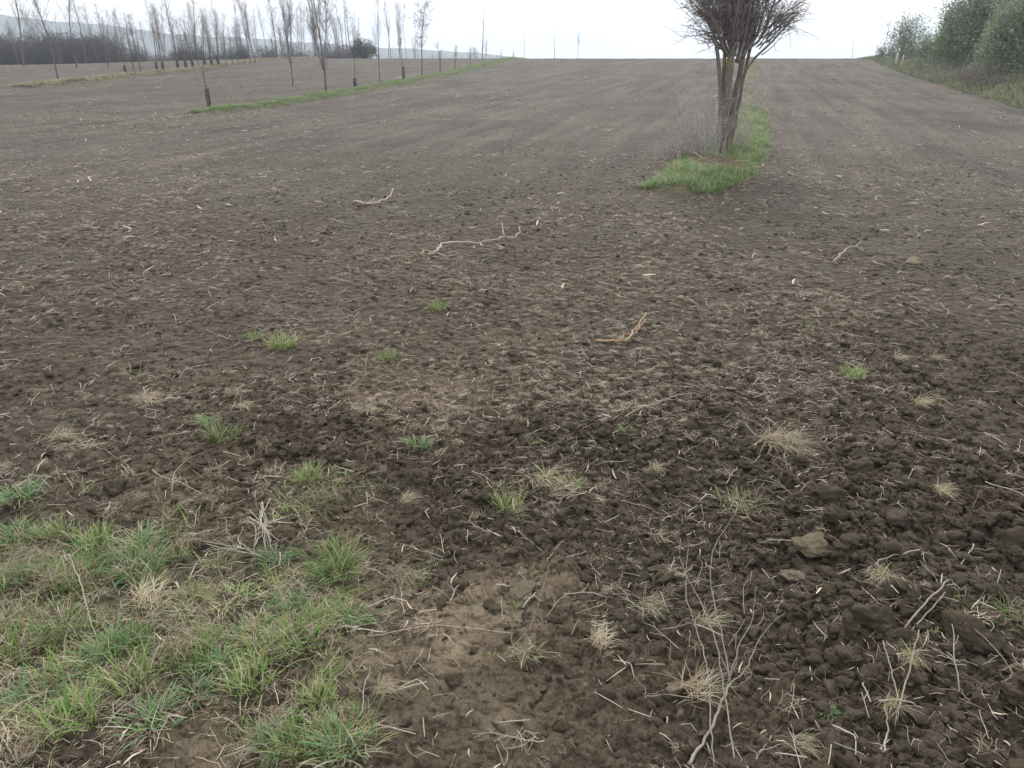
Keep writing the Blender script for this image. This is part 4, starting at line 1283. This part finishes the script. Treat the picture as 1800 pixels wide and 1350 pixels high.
# ------------------------------------------------------------------ the lone pollard
def pollard():
    random.seed(77)
    e = bpy.data.objects.new('pollard_tree', None)
    C.objects.link(e)
    e.location = (TREE_P[0], TREE_P[1], h1(*TREE_P) - 0.02)
    def P3(u, v, dy=0.0):            # offset from the trunk base in the plane of the tree
        d = ray(u, v)
        q = d * (TREE_P[1] + dy) / d[1]
        return np.array([q[0] - TREE_P[0], dy, CAM_H + q[2] - e.location[2]])
    def line(pts, n=12):
        P = np.array([P3(*q) for q in pts])
        t = np.linspace(0, len(P) - 1, n)
        Q = np.stack([np.interp(t, np.arange(len(P)), P[:, i]) for i in range(3)], 1)
        for _ in range(2):
            Q[1:-1] = Q[1:-1] * .5 + (Q[:-2] + Q[2:]) * .25
        Q[1:-1] += np.array([[rr(-.008, .008), rr(-.008, .008), 0] for _ in range(n - 2)])
        return Q
    stems = [([(1265, 292), (1266, 275), (1269, 240), (1274, 200), (1279, 160), (1284, 120), (1287, 80), (1290, 30)], np.array([.15, .096, .080, .074, .072, .071, .068, .063, .056, .047, .037, .026])),
             ([(1271, 290, .15), (1276, 255, .2), (1283, 215, .22), (1291, 170, .2), (1300, 130, .15), (1311, 85, .1), (1322, 30, .1)], np.array([.045, .04, .042, .044, .046, .046, .045, .041, .036, .031, .025, .018])),
             ([(1275, 288, .3), (1288, 240, .35), (1297, 190, .4), (1306, 140, .4), (1316, 90, .35), (1334, 30, .3)], np.linspace(.034, .02, 12)),
             ([(1266, 200, .0), (1266, 170, -.02), (1264, 130, -.05), (1261, 85, -.05), (1254, 40, -.05), (1240, -10, -.05)], np.linspace(.034, .02, 12)),
             ([(1262, 289, .02), (1262, 250, .04), (1266, 200, .02), (1270, 150, .05), (1275, 95, .05), (1272, 40, .05)], np.linspace(.042, .02, 12)),
             ([(1285, 200, .05), (1295, 160, .0), (1306, 128, -.05), (1320, 108, -.06), (1346, 84, -.1), (1378, 52, -.1), (1404, 22, -.12)], np.linspace(.026, .010, 12))]
    for pts, rd in stems:
        mb = MB()
        Q = line(pts)
        mb.tube(Q, rd * np.array([1] + [rr(.93, 1.07) for _ in range(11)]), 10)
        link('trunk' if pts[0][1] >= 288 else 'limb', mb.mesh('trunk'), M_BARKM, e)
    crown = MB()
    heads = [P3(1282, 84), P3(1290, 70, .1), P3(1300, 78, .15), P3(1312, 74, .25), P3(1280, 62, .05), P3(1298, 58, -.05), P3(1274, 74, 0)]
    for i in range(74):
        b = heads[i % 7] + np.array([rr(-.06, .06), rr(-.08, .08), rr(-.12, .25)])
        a = rr(0, 6.283)
        inc = abs(random.gauss(0, .29)) + .02 if i < 66 else rr(.5, .9)
        ln = rr(1.5, 2.8) if i < 66 else rr(.6, 1.3)
        Q = shoot(b, (math.cos(a) * inc, math.sin(a) * inc, 1), ln, 9, .15, .09)
        r0 = rr(.006, .016) if i < 66 else rr(.006, .012)
        crown.tube(Q, np.linspace(r0, .004, 10), 5)
        for j in range(9):
            q = Q[random.randrange(1, 10)]
            W = shoot(q, unit(Q[-1] - Q[0]) * 1.1 + np.array([rr(-1, 1), rr(-1, 1), rr(-.1, .5)]), rr(.25, .75), 5, .1, .3)
            crown.tube(W, np.linspace(.006, .0025, 6), 3)
            for m in range(4):
                T = shoot(W[random.randrange(1, 6)], np.array([rr(-1, 1), rr(-1, 1), rr(-.5, .8)]), rr(.06, .25), 3, .05, .35)
                crown.tube(T, np.linspace(.0032, .0018, 4), 3)
    # thick upright limbs opening like a vase
    for u0, u1, v1, dy in ((1272, 1228, -40, .1), (1276, 1246, -70, -.2), (1280, 1262, -90, .25), (1284, 1276, -100, -.1), (1288, 1290, -110, .3), (1292, 1300, -100, -.25), (1297, 1312, -100, .1),
                           (1302, 1326, -90, -.2), (1308, 1342, -80, .3), (1314, 1358, -60, -.05), (1318, 1376, -40, .2), (1286, 1268, -60, .5), (1300, 1334, -60, .6), (1278, 1240, -20, .35)):
        Q = line([(u0 * .6 + 1290 * .4, 100 + rr(-12, 14), .08 + dy * .1), ((u0 * 2 + u1) / 3 + rr(-3, 3), 70, .08 + dy * .3), ((u0 + u1 * 2) / 3 + rr(-4, 4), 20, .08 + dy * .7), (u1, v1, .08 + dy)])
        crown.tube(Q, np.linspace(rr(.02, .032), .008, 12), 6)
        for j in range(20):
            q = Q[random.randrange(3, 12)]
            W = shoot(q, unit(Q[-1] - Q[0]) * 1.4 + np.array([rr(-1, 1), rr(-1, 1), rr(-.1, .5)]), rr(.3, .9), 5, .1, .25)
            crown.tube(W, np.linspace(.007, .003, 6), 3)
            for m in range(4):
                T = shoot(W[random.randrange(1, 6)], np.array([rr(-1, 1), rr(-1, 1), rr(-.5, .8)]), rr(.06, .25), 3, .05, .35)
                crown.tube(T, np.linspace(.0032, .0018, 4), 3)
    # the bushier side shoots
    for u, v, dx, cnt_ in ((1260, 66, -1, 12), (1254, 36, -1, 18), (1268, 78, -1, 5), (1334, 90, 1, 5), (1350, 62, 1, 10), (1372, 40, 1, 8)):
        for i in range(cnt_):
            Q = shoot(P3(u + rr(-6, 6), v + rr(-14, 14)), (dx * rr(.2, .9), rr(-.7, .7), rr(0, .9)), rr(.25, .62), 6, .05, .28)
            crown.tube(Q, np.linspace(.010, .0035, 7), 4)
            for j in range(7):
                W = shoot(Q[random.randrange(2, 7)], (rr(-1, 1), rr(-1, 1), rr(-.4, .8)), rr(.12, .4), 4, .05, .35)
                crown.tube(W, np.linspace(.0042, .002, 5), 3)
                T = shoot(W[2], (rr(-1, 1), rr(-1, 1), rr(-.5, .6)), rr(.06, .2), 3, .0, .4)
                crown.tube(T, np.linspace(.003, .0018, 4), 3)
    link('crown', crown.mesh('crown'), M_TWIG, e)
    tag(e, 'lone pollarded bare tree with fused trunks and a brush of upright shoots', 'tree')
pollard()
def twig_bush(name, p, n, spread, height, label, mat=M_TWIG, cat='shrub', lean=(0, 0), r0=.006, seed=5, sub=5, width=.25, group=None):
    random.seed(seed)
    mb = MB()
    for i in range(n):
        a = rr(0, 6.28)
        q = width * math.sqrt(random.random())
        b = np.array([math.cos(a) * q, math.sin(a) * q * .7, -.03])
        inc = rr(.05, spread)
        Q = shoot(b, (math.cos(a) * inc + lean[0], math.sin(a) * inc + lean[1], 1), height * rr(.5, 1.1), 7, .0, .12)
        mb.tube(Q, np.linspace(r0 * rr(.7, 1.2), r0 * .3, 8), 3, (.5, .5, .5))
        for j in range(sub):
            W = shoot(Q[random.randrange(2, 8)], (rr(-1, 1), rr(-1, 1), rr(0, 1)), height * rr(.1, .3), 3, .1, .3)
            mb.tube(W, np.linspace(r0 * .45, r0 * .25, 4), 3, (.5, .5, .5))
    e = bpy.data.objects.new(name, None)
    C.objects.link(e)
    e.location = (p[0], p[1], h1(*p))
    link('stems', mb.mesh('stems'), mat, e)
    tag(e, label, cat, group)
M_DRYSTEM = bark_material("dry_stem", (0.46, 0.42, 0.40), (0.66, 0.61, 0.58))
twig_bush('dead_shrub', g(1236, 286), 75, .26, 1.0, 'thicket of dry grey stems at the foot of the pollard', M_DRYSTEM, r0=.0055, seed=5, width=.26, lean=(-.06, 0), sub=3)
twig_bush('dead_shrub', g(1214, 280), 40, .35, .85, 'outer fringe of dry stems leaning out over the ploughed soil', M_DRYSTEM, r0=.005, seed=6, width=.2, lean=(-.15, 0), sub=3)
twig_bush('dead_shrub', g(1288, 272), 60, .4, .6, 'pale dry stalks between the pollard trunks and green grass', M_DRYSTEM, r0=.005, seed=7, width=.22)
twig_bush('dead_shrub', g(1240, 262), 60, .5, .9, 'dry stems behind the thicket at the pollard', M_DRYSTEM, r0=.005, seed=8, width=.35)
twig_bush('bramble', g(1200, 283), 40, .9, .35, 'low dark bramble tangle on the soil beside the dry thicket', M_TWIG, r0=.005, seed=9, width=.35, cat='bramble')
twig_bush('dead_shrub', g(1310, 200), 60, .5, .7, 'grey dry stems farther up the strip behind the pollard', M_DRYSTEM, r0=.006, seed=10, width=.45)
twig_bush('dead_shrub', at_dist(1312, 30), 60, .5, .8, 'grey dry stems at the bend of the strip well behind the pollard', M_DRYSTEM, r0=.008, seed=12, width=.6)
# earth mound at the tree foot
def mound():
    n, m = 40, 30
    xs = np.linspace(-.46, .46, n); ys = np.linspace(-.36, .36, m)
    X, Y = np.meshgrid(xs, ys, indexing='ij')
    r2 = ((X + .08 * perlin(Y * 4, X * 3, 9)) / .44) ** 2 + ((Y + .08 * perlin(X * 4, Y * 3, 12)) / .33) ** 2
    Zm = 0.06 * np.clip(1 - r2, 0, 1) ** .7 * (1 + .6 * fbm(X * 5, Y * 5, 401, 3)) + .035 * fbm(X * 12, Y * 12, 402, 3) - .06 * sstep(.85, 1.2, r2)
    Zg = H((MOUND_P[0] + X).ravel(), (MOUND_P[1] + Y).ravel()).reshape(X.shape)
    z0 = h1(*MOUND_P)
    V = np.stack([X.ravel(), Y.ravel(), (Zg - z0 + Zm - .01).ravel()], 1)
    i = np.arange(n - 1)[:, None] * m; j = np.arange(m - 1)[None]
    Q = np.stack([i + j, i + m + j, i + m + j + 1, i + j + 1], -1).reshape(-1, 4)
    o = link('earth_mound', make_mesh('earth_mound', V, Q, None, None, True), clod_material("red_earth", (0.11, 0.078, 0.052), (0.20, 0.15, 0.105)))
    o.location = (MOUND_P[0], MOUND_P[1], z0)
    tag(o, 'low mound of reddish earth and litter at the pollard foot', 'mound')
mound()
random.seed(83)
for i in range(16):
    a = rr(0, 6.28); q = .42 * math.sqrt(random.random())
    o = link('dead_root' if i % 2 else 'straw_stalk', smesh[random.choice((7, 8)) if i % 2 else random.choice((0, 1, 2))])
    mx, my = MOUND_P[0] + q * math.cos(a), MOUND_P[1] + .8 * q * math.sin(a)
    o.location = (mx, my, h1(mx, my) + .035 + .05 * max(0, 1 - (q / .4) ** 2))
    o.rotation_euler = (rr(-.3, .3), rr(-.3, .3), rr(0, 6.28))
    k = rr(1.0, 1.9)
    o.scale = (k, k, k)
    tag(o, 'dead forked root lying on the reddish mound' if i % 2 else 'thick dry stalk lying on the reddish mound', 'litter', 'litter on the reddish mound')

# ------------------------------------------------------------------ bushes on the bank and the hedgerow
def leafy_bush(name, p, w, d, hgt, nl, leaf, cols, label, seed, nb=70, dome=.75):
    random.seed(seed)
    r = np.random.default_rng(seed)
    e = bpy.data.objects.new(name, None)
    C.objects.link(e)
    e.location = (p[0], p[1], h1(*p))
    st = MB(); cr_ = MB()
    tips = []
    lobes = [(rr(-.42, .42) * w, rr(-.35, .35) * d, rr(.35, .82) * hgt, rr(.16, .3)) for _ in range(16)]
    for i in range(nb):
        lx, ly, lz, lr = random.choice(lobes)
        tgt = np.array([lx + rr(-.12, .12) * w, ly + rr(-.12, .12) * d, min(lz + rr(-.05, .2) * hgt, hgt)])
        b = np.array([lx * .6 + random.gauss(0, .1) * w, ly * .6 + random.gauss(0, .1) * d, -.1])
        mid = b * .45 + tgt * .55 + np.array([0, 0, .12 * hgt])
        t = np.linspace(0, 1, 9)[:, None]
        Q = b * (1 - t) ** 2 + 2 * mid * t * (1 - t) + tgt * t ** 2
        Q[1:] += r.normal(0, .03, (8, 3))
        st.tube(Q, np.linspace(.026, .006, 9), 4)
        for j in range(9):
            W = shoot(Q[random.randrange(1, 9)], (rr(-1, 1), rr(-1, 1), rr(-.2, .9)), hgt * rr(.1, .26), 4, .0, .3)
            st.tube(W, np.linspace(.009, .004, 5), 3)
            tips.append(W)
    W = np.concatenate([np.array(t) for t in tips])
    k = r.integers(0, len(W), nl)
    q = W[k] + r.normal(0, .09 * hgt ** .5, (nl, 3))
    nc = max(40, nl // 60)            # leaf sprays over a lumpy dome
    ca = r.uniform(0, 2 * np.pi, nc); ce = np.arcsin(r.uniform(0.0, 1, nc)); cq = r.uniform(.72, 1.04, nc) * (1 + .22 * perlin(ca * 1.6 + seed, ce * 2.2, seed))
    cen = np.stack([np.cos(ca) * np.cos(ce) * w * .5 * cq, np.sin(ca) * np.cos(ce) * d * .5 * cq, np.sin(ce) * hgt * .96 * cq + .1], 1)
    sel = r.uniform(0, 1, nl) < dome
    j_ = r.integers(0, nc, nl)
    q = np.where(sel[:, None], cen[j_] + r.normal(0, .12 * hgt ** .5, (nl, 3)), q)
    q[:, 2] = np.maximum(q[:, 2], .02)
    dr = r.normal(size=(nl, 3)); dr[:, 2] += .3; dr /= np.linalg.norm(dr, axis=1, keepdims=True)
    sd = np.cross(dr, r.normal(size=(nl, 3))); sd /= np.linalg.norm(sd, axis=1, keepdims=True)
    ln = leaf * r.uniform(.6, 1.4, (nl, 1))
    V = np.stack([q, q + dr * ln * .5 + sd * ln * .27, q + dr * ln, q + dr * ln * .5 - sd * ln * .27], 1).reshape(-1, 3)
    cols = np.array(cols)[r.integers(0, len(cols), nl)] * r.uniform(.75, 1.2, (nl, 1))
    cr_.add(V, np.arange(nl * 4).reshape(-1, 4), None, np.repeat(cols, 4, axis=0))
    link('stems', st.mesh('stems'), M_TWIG, e)
    link('crown', cr_.mesh('crown'), M_LEAF, e)
    tag(e, label, 'bush')
GREY = [(0.21, 0.27, 0.16), (0.27, 0.32, 0.20), (0.17, 0.22, 0.13), (0.29, 0.33, 0.22)]
def bank_at(u, off):                 # a point on the bank under pixel column u, off metres past the field edge
    lo, hi = 10.0, 110.0
    for _ in range(50):
        m = (lo + hi) / 2
        x = at_dist(u, m)[0]
        if x - float(edge_x(m)) - off > 0: hi = m
        else: lo = m
    return at_dist(u, lo)
pb = bank_at(1725, 5.0)
print('bush at', pb)
leafy_bush('evergreen_bush', bank_at(1732, 4.5), px2m(bank_at(1732, 4.5), 175), 3.2, px2m(bank_at(1732, 4.5), 150), 42000, .11, GREY, 'large dense grey-green bush on the bank', 41, 120)
leafy_bush('evergreen_bush', bank_at(1800, 4.0), px2m(bank_at(1800, 4.0), 150), 3.0, px2m(bank_at(1800, 4.0), 130), 26000, .11, GREY, 'grey-green bush spilling out at the near end of the bank', 42, 80)
leafy_bush('evergreen_bush', bank_at(1655, 3.2), px2m(bank_at(1655, 3.2), 75), 2.6, px2m(bank_at(1655, 3.2), 36), 8000, .12, GREY, 'lower shoulder bush joining the large dense bush', 43, 60)
leafy_bush('loose_bush', bank_at(1597, 2.5), px2m(bank_at(1597, 2.5), 75), 2.4, px2m(bank_at(1597, 2.5), 68), 4200, .13, GREY, 'open loose-leaved small tree with sky showing through on the bank', 44, 46, .45)
leafy_bush('loose_bush', bank_at(1560, 1.6), px2m(bank_at(1560, 1.6), 40), 1.4, px2m(bank_at(1560, 1.6), 22), 1500, .09, [(0.09, 0.08, 0.07), (0.11, 0.10, 0.08)], 'low brownish scrub at the far end of the bank', 45, 30)
twig_bush('bramble', bank_at(1760, 1.5), 150, 1.6, 1.2, 'arching purple-brown bramble thicket in front of the large bush', bark_material("bramble_cane", (0.15, 0.11, 0.11), (0.26, 0.21, 0.20)), r0=.008, seed=51, width=1.2, cat='bramble')
twig_bush('bramble', bank_at(1700, 1.4), 120, 1.4, 1.0, 'dark bramble thicket at the foot of the large bush', M_TWIG, r0=.008, seed=52, width=1.2, cat='bramble')
for u, v, wpx, lab in ((1579, 115, 4, 'pale wooden post at the loose-leaved tree'), (1590, 112, 3, 'second thinner pale post beside the pale post')):
    p = bank_at(u, .9)
    mb = MB()
    hh = px2m(p, 20)
    rad_ = px2m(p, wpx) / 2
    mb.tube(np.array([[0, 0, -.2], [.01, 0, hh * .5], [.015, .01, hh]]), [rad_ * 1.05, rad_, rad_ * .9], 8)
    o = link('fence_post', mb.mesh('fence_post'), M_DRYSTEM)
    o.location = (p[0], p[1], h1(*p))
    tag(o, lab, 'post')

# hedgerow of bare scrub far beyond the field on the left of the valley
def scrub_mesh(seed):
    random.seed(seed)
    mb = MB()
    for i in range(46):
        a = rr(0, 6.28)
        b = np.array([rr(-.7, .7), rr(-.5, .5), -.1])
        Q = shoot(b, (math.cos(a) * .4, math.sin(a) * .4, 1), rr(1.0, 2.6), 5, .1, .15)
        mb.tube(Q, np.linspace(.022, .009, 6), 3)
        for j in range(9):
            W = shoot(Q[random.randrange(1, 6)], (rr(-1, 1), rr(-1, 1), rr(-.1, 1)), rr(.3, .8), 3, .1, .3)
            mb.tube(W, np.linspace(.011, .007, 4), 3)
    return mb.mesh('scrub')
L_SCRUB = lib('scrub', [scrub_mesh(60 + i) for i in range(5)], bark_material("scrub_twig", (0.09, 0.082, 0.085), (0.16, 0.145, 0.145)))
pts, scl = [], []
random.seed(61)
for i in range(900):
    u = rr(-260, 640)
    thick = .85 if u < 190 else 0.3 if u < 420 else .22
    if random.random() > thick: continue
    yy = rr(100, 122) if u < 430 else rr(112, 128)
    p = at_dist(u, yy)
    pts.append((p[0], p[1], h1(*p)))
    s = rr(.7, 1.5) * (1.15 if u < 190 else .8 if u < 430 else .9)
    scl.append((s, s, s))
n = len(pts)
scatter('hedgerow', pts, np.stack([np.zeros(n), np.zeros(n), rng.uniform(0, 6.28, n)], 1), scl, rng.integers(0, 5, n), L_SCRUB, 'dark bare scrub and hedgerow along the far side of the plantation', 'hedgerow')
leafy_bush('dark_bush', at_dist(640, 96), px2m(at_dist(640, 96), 48), 3, px2m(at_dist(640, 96), 26) + .7, 3500, .14, [(0.05, 0.075, 0.055), (0.065, 0.09, 0.065)], 'rounded dark green bush beyond the brow among bare trees', 46, 40)

# ------------------------------------------------------------------ haze
HAZE = 0.0009
if HAZE > 0:
    V = [(sx, sy, sz) for sx in (-1650, 1650) for sy in (-1650, 1650) for sz in (-82, 42)]
    Q = [(0, 1, 3, 2), (4, 6, 7, 5), (0, 4, 5, 1), (2, 3, 7, 6), (0, 2, 6, 4), (1, 5, 7, 3)]
    hz = link('haze', make_mesh('haze', V, Q))
    m = bpy.data.materials.new('haze')
    m.use_nodes = True
    t = m.node_tree
    t.nodes.clear()
    pv = N(t, 'ShaderNodeVolumePrincipled')
    pv.inputs['Color'].default_value = (0.80, 0.89, 1.0, 1)
    pv.inputs['Density'].default_value = HAZE
    pv.inputs['Anisotropy'].default_value = 0.45
    mo = N(t, 'ShaderNodeOutputMaterial')
    t.links.new(pv.outputs[0], mo.inputs['Volume'])
    hz.data.materials.append(m)
    tag(hz, 'thin pale haze hanging over the whole field', 'haze', kind='stuff')
